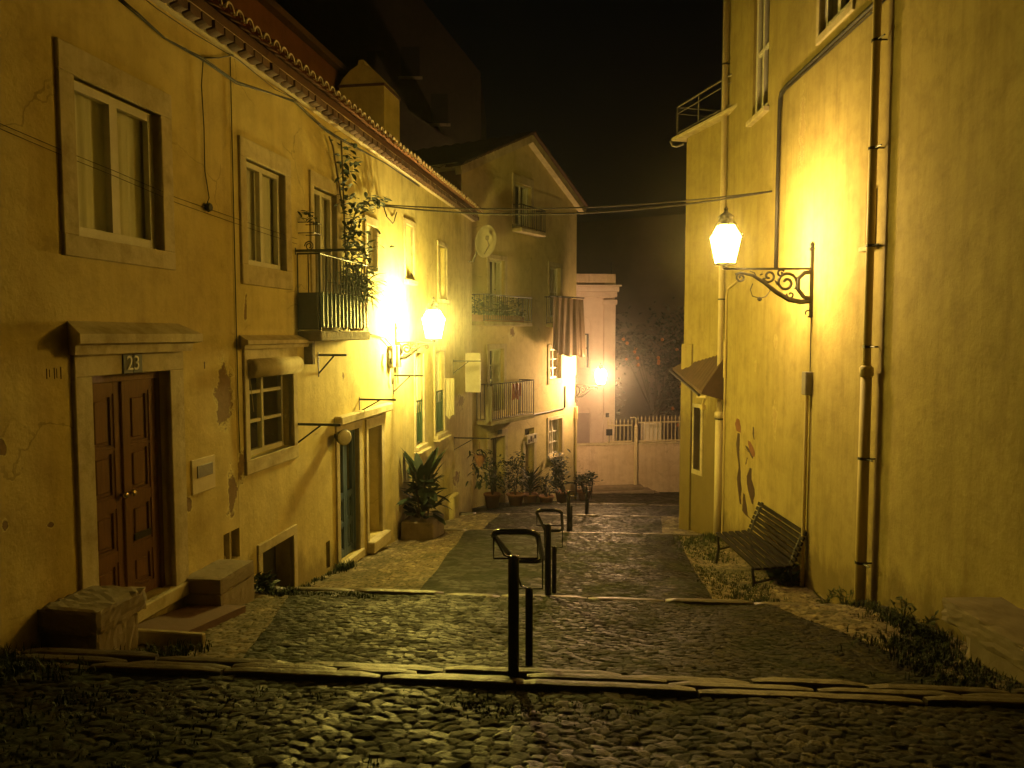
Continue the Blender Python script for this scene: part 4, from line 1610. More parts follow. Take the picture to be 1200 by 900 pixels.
arm(347, 497, .62, .26, label='iron clothes-line arm beside the blue door')
arm(373, 416, .42, .26, label='short iron clothes-line arm under the plant balcony')
arm(421, 468, .62, .2, label='iron clothes-line arm over the brown door')
arm(461, 440, .58, .3, label='iron clothes-line arm under the dazzling lantern')
arm(531, 423, .7, .3, label='iron clothes-line arm near the open white shutter')
arm(532, 513, .9, .3, label='low iron clothes-line arm with dark hanging plant')
arm(346, 294, .9, .0, label='iron arm across the top of the plant balcony')
x, z = FL.pt(397, 509)
fl = on(FL, 'floodlight', 'small round unlit floodlight over the blue door', 'lamp', x - .15, 0, z)
MB().lathe([(.03, 0), (.09, -.04), (.115, -.14), (.125, -.16)], (0, -.12, 0), 14, 'y').build('housing', M['iron'], fl, True)
MB().lathe([(.118, 0), (.09, -.02), (.01, -.03)], (0, -.281, 0), 14, 'y').build('lens', M['pale'], fl, True)
MB().box(-.02, .02, -.14, 0, -.03, .03).build('mount', M['iron'], fl)
for ob in children(fl):
    ob.rotation_euler = (0, 0, R(-38))
# satellite dish at the end of the row
dx, dz = FL.pt(541, 281)
dish = on(FL, 'satellite_dish', 'pale oval satellite dish at the end of the left row', 'satellite dish', xC - .6, -.05, FL.pt(545, 283)[1])
prof = [(.02, 0), (.16, -.02), (.30, -.065), (.42, -.13), (.43, -.125), (.30, -.05), (.16, -.005), (.02, .012)]
d = MB().lathe(prof, (0, 0, 0), 24, 'y')
mt = Matrix.Translation((.1, -.35, .05)) @ Matrix.Rotation(R(-28), 4, 'Z') @ Matrix.Rotation(R(12), 4, 'X')
d.xf(mt)
d.build('dish', M['pale'], dish, True)
MB().tube([(0, 0, -.5), (0, -.12, -.5), (.05, -.22, -.2), (.08, -.3, .02)], .025, 7).build('mast', M['grey'], dish)
MB().tube([(.1, -.4, -.3), (-.28, -.6, -.12), (-.42, -.58, .02)], .014, 6).lathe([(.03, -.03), (.05, .0), (.05, .06), (.03, .09)], (-.42, -.58, .02), 8).build('feed_arm', M['grey'], dish)

# street-crossing wires
pa = FL.w(*(lambda p: (p[0], -.03, p[1]))(FL.pt(447, 240)))
pb = FR.w(*(lambda p: (p[0], -.03, p[1]))(FR.pt(907, 224)))
oh = thing('overhead_cable', 'twin overhead cables strung across the street between the walls', 'cable', pa)
mb = MB()
for k, (sag, dz) in enumerate(((.16, 0), (.24, -.02))):
    pts = []
    for i in range(25):
        t = i / 24
        p = pa.lerp(pb, t) - pa
        p.z -= sag * 4 * t * (1 - t) - dz * (1 - t)
        pts.append(p)
    mb.tube(pts, .013 if k == 0 else .016, 6)
mb.tube([(0, 0, 0), (.06, .02, -.2), (.12, .3, -.28), (.1, .6, -.2), (.12, .8, 0)], .01, 5)
mb.build('wires', M['cable'], oh)
# bundle of cables under the eaves
eb = on(FL, 'cable_bundle', 'thick bundle of cables sagging along the wall under the eaves', 'cable')
mb = MB()
for k in range(4):
    pts = []
    for (px, py) in ((120, -16), (158, 15), (190, 44), (235, 69), (275, 96), (310, 107), (343, 117), (362, 136), (380, 152), (400, 164), (415, 172), (450, 190), (490, 214)):
        x, z = FL.pt(px, py)
        pts.append((x, -.02 - .011 * (k % 2), min(z, EZ - .05) + .008 * math.sin(k * 2 + px * .05) - .014 * (k // 2)))
    mb.tube(pts, .006, 6)
pts = []
for (px, py) in ((150, -14), (180, 10), (225, 40), (262, 62), (275, 66), (295, 85), (320, 105), (345, 117)):
    x, z = FL.pt(px, py)
    pts.append((x, -.03, min(z, EZ - .02)))
mb.tube(pts, .005, 5)
pts = []
for (px, py) in ((235, 68), (252, 68), (273, 64)):
    x, z = FL.pt(px, py)
    pts.append((x, -.04, z))
mb.tube(pts, .008, 5)
mb.build('cables', M['cable'], eb, True)
vw = on(FL, 'hanging_wire', 'thin wire hanging down the wall between the two left windows', 'wire')
pts = []
for (px, py) in ((236, 70), (234, 100), (237, 150), (238, 200), (243, 232), (240, 240), (245, 241), (241, 243)):
    x, z = FL.pt(px, py)
    pts.append((x, -.02, z))
MB().tube(pts, .006, 5).build('wire', M['cable'], vw)
MB().lathe([(.03, 0), (.05, -.03), (.04, -.06)], (pts[-1][0], 0, pts[-1][2]), 8, 'y').build('insulator', M['iron'], vw)
sw_ = on(FL, 'seam_cable', 'thin vertical cable down the seam between the ochre and cream houses', 'cable')
x, z = FL.pt(273, 70)
x2, z2 = FL.pt(276, 480)
x = xA + .012
MB().tube([(x, -.015, z), (x, -.015, (z + z2) / 2), (x, -.015, z2), (x + .02, -.012, z2 - .5)], .006, 5).build('cable', M['cable'], sw_)
tw = on(FL, 'wall_wire', 'pair of thin slack wires strung along the upper left wall', 'wire')
mb = MB()
for dz in (0, 6):
    pts = []
    for (px, py) in ((-20, 138), (60, 172), (130, 200), (205, 232), (300, 265), (346, 280)):
        x, z = FL.pt(px, py + dz)
        pts.append((x, -.025, z))
    mb.tube(pts, .0028, 4)
mb.build('wires', M['cable'], tw)

# ------------------------------------------------------------------ handrails down the middle of the street
def make_handrail():
    o = thing('handrail', '', 'handrail', (0, 0, 0), 0, 'handrails down the middle of the street')
    q = (.12, .86)
    MB().lathe([(.036, -.3), (.036, .80), (.03, .815), (.01, .82)], (0, 0, 0), 14).build('post', M['gloss'], o, True)
    MB().lathe([(.029, -.7), (.029, .30), (.024, .315), (.01, .32)], (q[0], q[1], 0), 14).build('post', M['gloss'], o, True)
    # closed loop rail sloping down from the tall post to the short one
    near, far = Vector((0, -.10, 1.0)), Vector((q[0], q[1] + .08, .50))
    d = far - near
    pts = []
    hw0, hw1 = .145, .11

    def P(t, s):
        return near + d * t + Vector((s * (hw0 + (hw1 - hw0) * t), 0, 0))
    for (t, s) in ((.0, -.55), (0, .55), (.03, .82), (.1, 1), (.3, 1), (.5, 1), (.7, 1), (.9, 1), (.97, .82), (1, .55), (1, -.55), (.97, -.82), (.9, -1), (.7, -1), (.5, -1), (.3, -1), (.1, -1), (.03, -.82)):
        pts.append(P(t, s))
    MB().tube(pts, .019, 10, closed=True).build('rail', M['gloss'], o, True)
    for (t, zt) in ((.11, .80), (.9, .31)):
        a, b = P(t, -1), P(t, 1)
        c = Vector((0 if t < .5 else q[0], 0 if t < .5 else q[1], zt))
        mb = MB().tube([a, (a.x, c.y, c.z), (b.x, c.y, c.z), b], .007, 6)
        m_ = (a + b) / 2
        mb.tube([(a.x, a.y, a.z), (c.x - .06, c.y, c.z + .02), (c.x, c.y, c.z)], .006, 5)
        mb.build('rail_bracket', M['gloss'], o)
    return o


hr = make_handrail()
spots = [(.01, 4.86, 'black looped handrail on two posts at the near stone step'),
         (.41, 8.62, 'black looped handrail on two posts at the second stone step'),
         (1.14, 15.3, 'black looped handrail by the third stone step'),
         (1.9, 19.4, 'small far black handrail by the fourth stone step')]
for i, (x, y, lab) in enumerate(spots):
    o = hr if i == 0 else copy_tree(hr)
    o.location = (x, y, gz(x, y - .12))
    o['label'] = lab

# ------------------------------------------------------------------ bench
bench = thing('park_bench', 'dark wooden slatted bench with iron legs against the yellow wall', 'bench', (3.66, 11.45, gz(3.6, 11.5) - .02), R(-90 + 1))
# local x along the bench, -y to the street
Lb = 1.95
for k in range(5):
    y = -.30 + k * .105
    MB().cbox(-Lb / 2, Lb / 2, y, y + .075, .40 + .008 * k, .435 + .008 * k, .006).build('seat_slat', M['benchwood'], bench)
for k in range(7):
    t = k / 6
    y = .235 + .16 * t
    z = .47 + .44 * t
    mb = MB().cbox(-Lb / 2, Lb / 2, -.015, .015, -.028, .028, .005)
    mb.xf(Matrix.Translation((0, y, z)) @ Matrix.Rotation(R(-18), 4, 'X'))
    mb.build('back_slat', M['benchwood'], bench)
for x in (-Lb / 2 + .12, Lb / 2 - .12):
    mb = MB()
    mb.tube([(x, -.32, -.05), (x, -.28, .2), (x, -.3, .38), (x, -.1, .395), (x, .22, .42), (x, .3, .65), (x, .42, .95)], .024, 8)
    mb.tube([(x, .36, -.05), (x, .28, .15), (x, .22, .42)], .024, 8)
    mb.tube([(x, -.28, .18), (x, 0, .25), (x, .27, .16)], .018, 8)
    mb.build('iron_end', M['iron'], bench)
for ob in children(bench):
    ob.rotation_euler = (0, 0, 0)

# ------------------------------------------------------------------ stone blocks
def rough_block(name, label, cat, fr, x0, x1, out, z0, z1, mat, seed, slab=None, chipped=.03, inset=0):
    rnd = random.Random(seed)
    o = on(fr, name, label, cat, x0, 0, z0)

    def rb(xa, xb, ya, yb, za, zb, nm):
        mb = MB()
        nx, ny, nz = 13, 8, 6
        idx = {}

        def v(i, j, k):
            if (i, j, k) not in idx:
                idx[(i, j, k)] = len(mb.v)
                e = sum((i in (0, nx), j in (0, ny), k in (0, nz)))
                c = .5 * chipped if e >= 2 else 0
                fx_, fy_, fz_ = i / nx, j / ny, k / nz
                c *= rnd.choice((.3, .6, 1, 1.6)) if e >= 2 else 1
                p = [xa + (xb - xa) * fx_, ya + (yb - ya) * fy_, za + (zb - za) * fz_]
                p[0] += (c if i == 0 else -c if i == nx else 0)
                p[1] += (c if j == 0 else -c if j == ny else 0)
                p[2] += (c if k == 0 else -c if k == nz else 0)
                mb.v.append(tuple(a + rnd.uniform(-chipped, chipped) * .22 for a in p))
            return idx[(i, j, k)]
        for a in range(nx):
            for b in range(ny):
                mb.f.append((v(a, b, 0), v(a, b + 1, 0), v(a + 1, b + 1, 0), v(a + 1, b, 0)))
                mb.f.append((v(a, b, nz), v(a + 1, b, nz), v(a + 1, b + 1, nz), v(a, b + 1, nz)))
        for a in range(nx):
            for c in range(nz):
                mb.f.append((v(a, 0, c), v(a + 1, 0, c), v(a + 1, 0, c + 1), v(a, 0, c + 1)))
                mb.f.append((v(a, ny, c), v(a, ny, c + 1), v(a + 1, ny, c + 1), v(a + 1, ny, c)))
        for b in range(ny):
            for c in range(nz):
                mb.f.append((v(0, b, c), v(0, b, c + 1), v(0, b + 1, c + 1), v(0, b + 1, c)))
                mb.f.append((v(nx, b, c), v(nx, b + 1, c), v(nx, b + 1, c + 1), v(nx, b, c + 1)))
        return mb.build(nm, mat, o)
    H = z1 - z0
    if slab:
        rb(inset, x1 - x0 - inset, -out + inset, .02, -.3, H - slab, 'plinth')
        rb(0, x1 - x0, -out, .02, H - slab + .004, H, 'slab')
    else:
        rb(0, x1 - x0, -out, .02, -.3, H, 'block')
    return o


g1 = gz(-3.4, 6.2)
rough_block('stone_bench', 'worn stone seat left of the red-brown door, in the near corner', 'stone seat', FL, 5.74, 6.34, .50, g1, g1 + .50, M['block'], 4, .2, .022, .05)
g2 = gz(-3.1, 8.0)
rough_block('stone_bench', 'square plastered stone seat right of the red-brown door', 'stone seat', FL, 7.62, 8.3, .40, g2, g2 + .42, M['block'], 8, .16, .008, .0)
# doorstep pad between them
dsx0, dsx1 = 6.45, 7.7
pd = on(FL, 'doorstep', 'dark reddish concrete doorstep in front of the red-brown door', 'doorstep', dsx0, 0, g1 - .2)
mb = MB()
mb.prism([(0, -.2), (dsx1 - dsx0, -.2), (dsx1 - dsx0, .06), (0, .22)], -.62, -.062)
mb.build('pad', M['dirt'], pd)
MB().cbox(-.06, .0 - .004, -.95, -.0, -.2, .30, .01).build('side_kerb', M['trim'], pd)
g3 = gz(3.6, 5.9)
xs0 = FR.inv @ Vector((4, 6.55, 0))
xs1 = FR.inv @ Vector((4, 4.9, 0))
rb_ = rough_block('stone_bench', 'broad worn stone slab seat at the right edge, hollow underneath', 'stone seat', FR, xs0.x + .3, xs1.x, .50, g3, g3 + .44, M['block'], 12, .2, .022, .13)
# ------------------------------------------------------------------ garden wall, railing, steps, chapel
zw = FW.pt(700, 522)[1]
gw = House(FW, 'garden_wall', 'plain rendered garden wall at the foot of the street', -1.5, 14, -9, zw, M['plaster_low'], .35, 'wall')
gw.wall()
MB().cbox(-1.5, 14, -.04, .39, zw + .002, zw + .06, .01).build('coping', M['trim'], gw.o)
for (pxa, pxb, lab, py) in ((714, 742, 'short section of pale spiked railing left of the gate post', 503), (749, 900, 'long section of pale spiked railing right of the gate post', 500)):
    xa = FW.pt(pxa, 510)[0]
    xb = FW.pt(pxb, 510)[0]
    rl = on(FW, 'iron_railing', lab, 'railing', xa, .17, zw + .06)
    Hh = FW.pt(740, py)[1] - zw - .06 + .25
    mb = MB()
    n = int((xb - xa) / .17)
    for i in range(n + 1):
        x = (xb - xa) * i / n
        mb.tube([(x, 0, 0), (x, 0, Hh), (x, 0, Hh + .06), (x, 0, Hh + .2)], [.017, .017, .03, .003], 6)
    mb.build('bars', M['cream'], rl)
    MB().box(0, xb - xa, -.02, .02, Hh - .12, Hh - .07).box(0, xb - xa, -.02, .02, .04, .09).build('rails', M['cream'], rl)
xp = FW.pt(744, 510)[0]
gp = on(FW, 'gate_post', 'pale iron post with a bracketed top between the railing sections', 'post', xp, -.12, FW.pt(744, 575)[1])
hp = FW.pt(744, 494)[1] - FW.pt(744, 575)[1]
MB().cbox(-.06, .06, -.06, .06, -.3, hp - .25, .01).lathe([(.06, 0), (.085, .04), (.05, .1), (.04, .16)], (0, 0, hp - .25), 8).build('post', M['cream'], gp)
MB().tube([(0, 0, hp - .1), (0, 0, hp + .15), (-.08, 0, hp + .2), (-.25, 0, hp + .18)], .025, 6).build('bracket', M['cream'], gp)
xq, zq = FW.pt(766, 529, -.6)
cb = on(FW, 'utility_cabinet', 'pale square cabinet standing behind the long railing', 'cabinet', xq, .9, zw)
MB().cbox(-.42, .42, -.2, .25, -.2, .82, .02).box(-.003, .003, -.203, -.2, -.1, .75).build('body', M['white'], cb)
xq, zq = FW.pt(715, 507)
sp = on(FW, 'sign_plate', 'small dark square plate at the left end of the railing', 'sign', xq, .12, zq)
MB().cbox(-.14, .14, -.012, .012, -.14, .14, .005).tube([(0, .02, -.6), (0, .02, .1)], .015, 6).build('plate', M['plate'], sp)
# steps at the foot of the wall
st = on(FW, 'stone_stairs', 'low flight of stone steps at the foot of the garden wall', 'stairs', FW.pt(700, 570)[0], 0, FW.pt(720, 580)[1])
for k in range(3):
    mb = MB().cbox(-1.0 + .3 * k, 2.6 - .35 * k, -1.1 + .32 * k, -.02, -.3 if k == 0 else .15 * k - .0, .15 * (k + 1) - .004, .015)
    mb.build('step', M['stone'], st)

HCp = House(FC, 'chapel', 'pinkish classical chapel front with pilaster and cornice beyond the wall', -3, FC.pt(720, 400)[0], -9, FC.pt(700, 348)[1], M['plaster_pink'], 5, 'chapel')
xr = HCp.x1
r = FC.rect(679, 391, 690, 431)
HCp.holes.append((*r, .3))
wv = MB().box(r[0], r[1], .16, .2, r[2], r[3]).build('window', M['curtain'], HCp.o)
MB().box(r[0], r[1], .1, .15, r[2] + (r[3] - r[2]) * .55, r[2] + (r[3] - r[2]) * .6).box(r[0], r[1], .1, .15, r[3] - .06, r[3]).box(r[1] - .08, r[1] - .001, .1, .15, r[2], r[3]).build('window_frame', M['iron'], wv)


def archtrim(xc, w, zb, zs, t, proud, name, parent):
    mb = MB()
    n = 16
    outl, inl = [], []
    for i in range(n + 1):
        a = PI * i / n
        outl.append((xc - (w + t) * math.cos(a), zs + (w + t) * math.sin(a)))
        inl.append((xc - w * math.cos(a), zs + w * math.sin(a)))
    outl = [(xc - w - t, zb)] + outl + [(xc + w + t, zb)]
    inl = [(xc - w, zb)] + inl + [(xc + w, zb)]
    m = len(outl)
    vs = [(p[0], -proud, p[1]) for p in outl] + [(p[0], -proud, p[1]) for p in inl] + [(p[0], 0, p[1]) for p in outl] + [(p[0], 0, p[1]) for p in inl]
    fs = []
    for i in range(m - 1):
        fs += [(i, m + i, m + i + 1, i + 1), (2 * m + i, i, i + 1, 2 * m + i + 1), (m + i, 3 * m + i, 3 * m + i + 1, m + i + 1)]
    mb.add(vs, fs)
    return mb.build(name, M['plaster_pink'], parent)


HCp.wall()
archtrim(FC.pt(679, 400)[0], FC.pt(692, 400)[0] - FC.pt(679, 400)[0], FC.pt(690, 440)[1], FC.pt(690, 382)[1], .16, .06, 'arch_moulding', HCp.o)
zd0, zd1 = FC.pt(680, 530)[1], FC.pt(680, 484)[1]
xd0, xd1 = FC.pt(668, 500)[0], FC.pt(691, 500)[0]
dd = MB().box(xd0, xd1, -.03, 0, zd0 - 2, zd1).build('door', mottled('grey_pink_door', (.34, .26, .22), (.40, .31, .27), 6, .6, .2, 30), HCp.o)
archtrim((xd0 + xd1) / 2, (xd1 - xd0) / 2 + .02, zd0 - 2, zd1 - .1, .26, .07, 'door_arch', HCp.o)
xp0 = FC.pt(707, 400)[0]
MB().cbox(xp0, xr + .02, -.12, 0, -9, HCp.zt - .35, .015).cbox(xp0 - .06, xr + .08, -.18, 0, HCp.zt - .35, HCp.zt - .12, .02).build('pilaster', M['plaster_pink'], HCp.o)
z1 = FC.pt(700, 334)[1]
z2 = FC.pt(700, 321)[1]
mb = MB()
mb.cbox(-3.1, xr + .08, -.14, 5.1, HCp.zt - .002 + .004, HCp.zt + .22, .02)
mb.cbox(-3.1, xr + .16, -.22, 5.2, HCp.zt + .226, z1 - .08, .03)
mb.cbox(-3.1, xr + .26, -.30, 5.3, z1 - .075, z1, .02)
mb.build('cornice', M['plaster_pink'], HCp.o)
MB().cbox(-3.05, xr + .02, -.1, 5.0, z1 + .003, z2, .02).build('parapet', M['plaster_low'], HCp.o)
xx, zz = FC.pt(715, 312)
MB().tube([(xr - .1, .3, z2), (xr - .1, .3, z2 + .55)], .03, 6).build('finial', M['iron'], HCp.o)
x, z = FC.pt(711, 486)
MB().cbox(x - .08, x + .08, -.2, -.122, z - .1, z + .1, .02).build('bell_box', M['iron'], HCp.o)

# ------------------------------------------------------------------ dark buildings far behind
def backblock(label, poly_px, Y, depth, mat, name='apartment_block', wins=()):
    fr = Frame(0, Y, (1, 0))
    P = [fr.pt(a, b) for a, b in poly_px]
    P.reverse()
    o = thing(name, label, 'building', (0, Y, 0))
    MB().prism(P, 0, depth).build('wall', mat, o)
    for (a, b, c, d) in wins:
        r = fr.rect(a, b, c, d)
        w = MB().box(r[0], r[1], -.03, -.001, r[2], r[3]).build('window', M['darkroom'], o)
        MB().box(r[0] - .15, r[1] + .15, -.12, -.002, r[2] - .15, r[2] - .003).build('sill', M['trim'], w)
    return o


backblock('tall dark apartment block rising behind the left eaves', [(150, -260), (440, -120), (495, 0), (563, 85), (566, 330), (150, 330)], 44, 10, M['plaster_dark'], wins=((470, 55, 492, 90), (505, 110, 525, 145), (430, 60, 450, 95)))
backblock('long dark house roof between the chimney and the gabled house', [(440, 60), (480, 130), (545, 175), (545, 330), (430, 330)], 34, 6, M['plaster_dark'], name='back_house')
backblock('dim brownish block standing beyond the chapel', [(668, 262), (806, 250), (812, 560), (660, 560)], 52, 10, mottled('dim_brown_wall', (.09, .065, .05), (.16, .115, .085), .5, .9, .3, 6))

# ------------------------------------------------------------------ plants
def rdir(up=.3):
    a = random.uniform(0, 2 * PI)
    return Vector((math.cos(a), math.sin(a), random.uniform(-.4, 1) + up)).normalized()


def bush(o, R_, H, n, L, W, mat, zc=None, seed=1, gaps=6):
    random.seed(seed)
    mb = MB()
    st = MB()
    cl = []
    for k in range(gaps):
        cl.append(Vector((random.uniform(-1, 1) * R_ * .75, random.uniform(-1, 1) * R_ * .75, random.uniform(.15, 1) * H)))
    for c in cl:
        st.tube([(0, 0, 0), (c.x * .4, c.y * .4, c.z * .6), tuple(c)], [.018, .012, .005], 5)
        for i in range(n // gaps):
            p = c + Vector((random.gauss(0, R_ * .28), random.gauss(0, R_ * .28), random.gauss(0, H * .14)))
            mb.leaf(p, rdir(), L * random.uniform(.6, 1.2), W * random.uniform(.6, 1.2), .4)
    mb.build('foliage', mat, o)
    st.build('stem', M['bark'], o)


def potted(label, x, y, z, kind_, pr=.18, ph=.3, potm='pot', name='potted_plant', seed=1, H=.8, Rr=.3, mat='leaf', L=.16, W=.06, n=160, group=None):
    o = thing(name, label, 'plant', (x, y, z), 0, group)
    MB().lathe([(pr * .7, 0), (pr * .95, ph * .85), (pr * 1.08, ph * .86), (pr * 1.08, ph), (pr * .9, ph), (pr * .85, ph * .85)], (0, 0, 0), 14).build('pot', M[potm], o, True)
    random.seed(seed)
    if kind_ == 'bush':
        e = bpy.data.objects
        mb = MB()
        st = MB()
        for k in range(7):
            c = Vector((random.uniform(-1, 1) * Rr * .7, random.uniform(-1, 1) * Rr * .7, ph + random.uniform(.2, 1) * H))
            st.tube([(0, 0, ph * .8), (c.x * .4, c.y * .4, ph + (c.z - ph) * .6), tuple(c)], [.014, .01, .004], 5)
            for i in range(n // 7):
                p = c + Vector((random.gauss(0, Rr * .3), random.gauss(0, Rr * .3), random.gauss(0, H * .13)))
                mb.leaf(p, rdir(), L * random.uniform(.6, 1.2), W * random.uniform(.6, 1.2), .4)
        mb.build('foliage', M[mat], o)
        st.build('stem', M['bark'], o)
    else:
        mb = MB()
        for i in range(n):
            a = random.uniform(0, 2 * PI)
            up = random.uniform(.2, 1.6)
            mb.leaf((random.uniform(-.02, .02), random.uniform(-.02, .02), ph + random.uniform(0, H * .45)), (math.cos(a), math.sin(a), up), L * random.uniform(.7, 1.1), W, .35, 4)
        mb.build('foliage', M[mat], o)
        MB().tube([(0, 0, ph * .8), (.01, 0, ph + H * .5)], .03, 7).build('stem', M['bark'], o)
    return o


# broad-leaved plant in a stone planter by the left wall
bx, bz_ = FL.pt(470, 632)
pw = FL.w(bx + .2, -.38, 0)
gpz = gz(pw.x, pw.y)
pl = thing('potted_plant', 'large dark broad-leaved plant in a square stone planter below the lantern', 'plant', (pw.x, pw.y, gpz), FL.a)
MB().cbox(-.42, .42, -.32, .32, -.1, .38, .02).build('planter', M['stone'], pl)
random.seed(31)
mb = MB()
for i in range(95):
    a = random.uniform(0, 2 * PI)
    h0 = random.uniform(.35, 1.15)
    rr = random.uniform(0, .28)
    mb.leaf((rr * math.cos(a), rr * math.sin(a), h0), (math.cos(a), math.sin(a), random.uniform(-.2, 1.3)), random.uniform(.24, .5), random.uniform(.10, .18), random.uniform(.3, .9), 4)
for i in range(16):
    a = random.uniform(0, 2 * PI)
    mb.leaf((.1 * math.cos(a), .1 * math.sin(a), random.uniform(.9, 1.2)), (.5 * math.cos(a), .5 * math.sin(a), 1.2), random.uniform(.55, .8), .2, .5, 5)
mb.build('foliage', M['leaf_dark'], pl)
st_ = MB()
for i in range(7):
    a = i * .9
    st_.tube([(.1 * math.cos(a), .1 * math.sin(a), .3), (.16 * math.cos(a), .16 * math.sin(a), .9), (.22 * math.cos(a), .2 * math.sin(a), 1.3)], .018, 5)
st_.build('stem', M['bark'], pl)
# pots along the gabled house
def gpot(px, out, **k):
    x = FG.pt(px, 560)[0]
    w = FG.w(x, -out, 0)
    return potted(x=w.x, y=w.y, z=gz(w.x, w.y), **k)


gpot(560, .5, label='slender leafy potted plant left of the dark door of the gabled house', kind_='bush', seed=41, H=1.0, Rr=.28, n=260, mat='leaf_dark', pr=.24, ph=.42)
gpot(581, .7, label='bushy potted plant in front of the dark door', kind_='bush', seed=42, H=1.0, Rr=.36, n=420, mat='leaf_dark', pr=.26, ph=.36)
gpot(602, .6, label='spiky yucca in a pot between the two doors of the gabled house', kind_='spike', seed=43, H=1.2, L=.62, W=.05, n=110, mat='leaf_dark', pr=.24, ph=.4)
gpot(608, 1.0, label='low dark potted shrub beside the yucca', kind_='bush', seed=44, H=.55, Rr=.35, n=180, mat='leaf_dark', pr=.24, ph=.34)
gpot(641, .6, label='tall bushy potted plant under the ground-floor window', kind_='bush', seed=45, H=1.05, Rr=.34, n=420, mat='leaf_dark', pr=.26, ph=.4, L=.18, W=.09)
gpot(671, .5, label='round dark shrub in a pot at the corner pipe of the gabled house', kind_='bush', seed=47, H=.65, Rr=.36, n=480, mat='leaf_dark', pr=.28, ph=.34, L=.14, W=.07)
# plants hanging on the end of the row
x_, z_ = FL.pt(543, 535)
hp_ = on(FL, 'hanging_plant', 'dark hanging plant on the low clothes-line arm at the end of the row', 'plant', x_ - .3, -.5, z_ + .1)
random.seed(51)
mb = MB()
for i in range(90):
    mb.leaf((random.gauss(0, .12), random.gauss(0, .12), random.uniform(-.75, .15)), rdir(-.6), .2, .06, .8)
mb.build('foliage', M['leaf_dark'], hp_)
MB().lathe([(.05, -.3), (.14, -.1), (.15, 0)], (0, 0, 0), 10).tube([(0, 0, 0), (0, 0, .35)], .008, 5).build('basket', M['pot'], hp_)
# leafy boxes on the upper balcony of the gabled house
for (px, lab, sd) in ((556, 'leafy box at the left end of the upper balcony', 61), (582, 'leafy box in the middle of the upper balcony', 62), (602, 'leafy box at the right end of the upper balcony', 63)):
    x_, z_ = FG.pt(px, 372, .4)
    bo = on(FG, 'planter_box', lab, 'plant', x_, -.36, FG.pt(582, 378)[1], 'leafy boxes on the upper balcony')
    MB().cbox(-.55, .55, -.1, .1, .005, .2, .01).build('box', M['pot'], bo)
    random.seed(sd)
    mb = MB()
    for i in range(170):
        mb.leaf((random.uniform(-.6, .6), random.gauss(0, .1), .2 + abs(random.gauss(0, .22))), rdir(), .16, .07, .7)
    mb.build('foliage', M['leaf_dry'], bo)
# laundry on lower balcony of the gabled house, and a towel by the row
x_, z_ = FG.pt(568, 470, .5)
def towel(fr, label, x, y, ztop, w, h, mat, seed, turn=0.0):
    o = on(fr, 'towel', label, 'laundry', x, y, ztop, 'laundry hung out')
    mb = MB()
    n, m = 14, 8
    for i in range(n + 1):
        for j in range(m + 1):
            t, q = i / n, j / m
            X, Yv = w * (t - .5), .03 * math.sin(t * 14 + seed) * (.4 + q)
            mb.v.append((X * math.cos(turn) - Yv * math.sin(turn), X * math.sin(turn) + Yv * math.cos(turn), -h * q - .06 * math.sin(t * 9 + seed) * q))
    for i in range(n):
        for j in range(m):
            a = i * (m + 1) + j
            mb.f.append((a, a + 1, a + m + 2, a + m + 1))
    mb.build('fabric', M[mat], o, True)
    return o


zb3 = FG.pt(580, 452, .55)[1]
towel(FG, 'pale towel over the lower balcony railing of the gabled house', FG.pt(572, 460, .55)[0], -.6, zb3, .35, 1.0, 'whitecloth', 1)
towel(FG, 'red cloth over the right end of the lower balcony railing', FG.pt(604, 460, .55)[0], -.6, zb3, .5, .45, 'red', 2)
x_, z_ = FL.pt(520, 440)
towel(FL, 'pale towel hanging beside the farther green-grilled window', x_ - .25, -.2, FL.pt(522, 442)[1], .24, .9, 'whitecloth', 3, R(80))

# plants on the plant balcony and the climbing vine
x_ = FL.pt(424, 380)[0]
sb = on(FL, 'balcony_plant', 'bright grassy plant spilling from the end of the plant balcony', 'plant', bx1 - .2, -.2, bz)
random.seed(71)
mb = MB()
for i in range(260):
    a = random.uniform(0, 2 * PI)
    mb.leaf((random.gauss(0, .08), random.gauss(0, .1), .75 + random.uniform(-.3, .1)), (math.cos(a), math.sin(a), random.uniform(0, 1.6)), random.uniform(.25, .55), .03, 1.1, 4)
for i in range(60):
    mb.leaf((random.gauss(.05, .2), random.gauss(-.05, .15), random.uniform(.7, 1.5)), rdir(), .16, .06, .5)
mb.build('foliage', M['leaf'], sb)
MB().lathe([(.1, 0.01), (.15, .42), (.16, .44), (.13, .44)], (0, 0, 0), 12).build('pot', M['pot'], sb)
vine = on(FL, 'climbing_vine', 'dark climbing vine growing up the wall beside the balcony door', 'plant', FL.pt(408, 340)[0], -.05, bz)
random.seed(73)
mb = MB()
st_ = MB()
vx = FL.pt(408, 340)[0]


def vp_(px, py):
    x, z = FL.pt(px, py, .1)
    return Vector((x - vx, 0, z - bz))


paths = [[(408, 385), (409, 330), (407, 290), (405, 240), (404, 205), (402, 165)], [(407, 300), (412, 270), (420, 245), (436, 235), (446, 236)], [(405, 250), (400, 220), (396, 195), (392, 170), (388, 160)],
         [(408, 320), (415, 300), (424, 290), (432, 300)], [(409, 350), (416, 335), (425, 330)]]
dens = [1.0, .9, .22, .6, .5]
for pth, de in zip(paths, dens):
    pts = [vp_(*p) for p in pth]
    st_.tube([(p.x, -.02, p.z) for p in pts], .014, 5)
    for i in range(len(pts) - 1):
        n = int((pts[i + 1] - pts[i]).length * 60 * de)
        for k in range(n):
            p = pts[i].lerp(pts[i + 1], random.random()) + Vector((random.gauss(0, .10), random.uniform(-.2, 0), random.gauss(0, .07)))
            mb.leaf(p, rdir(-.2), random.uniform(.09, .17), random.uniform(.05, .09), .6)
mb.build('foliage', M['leaf_dark'], vine)
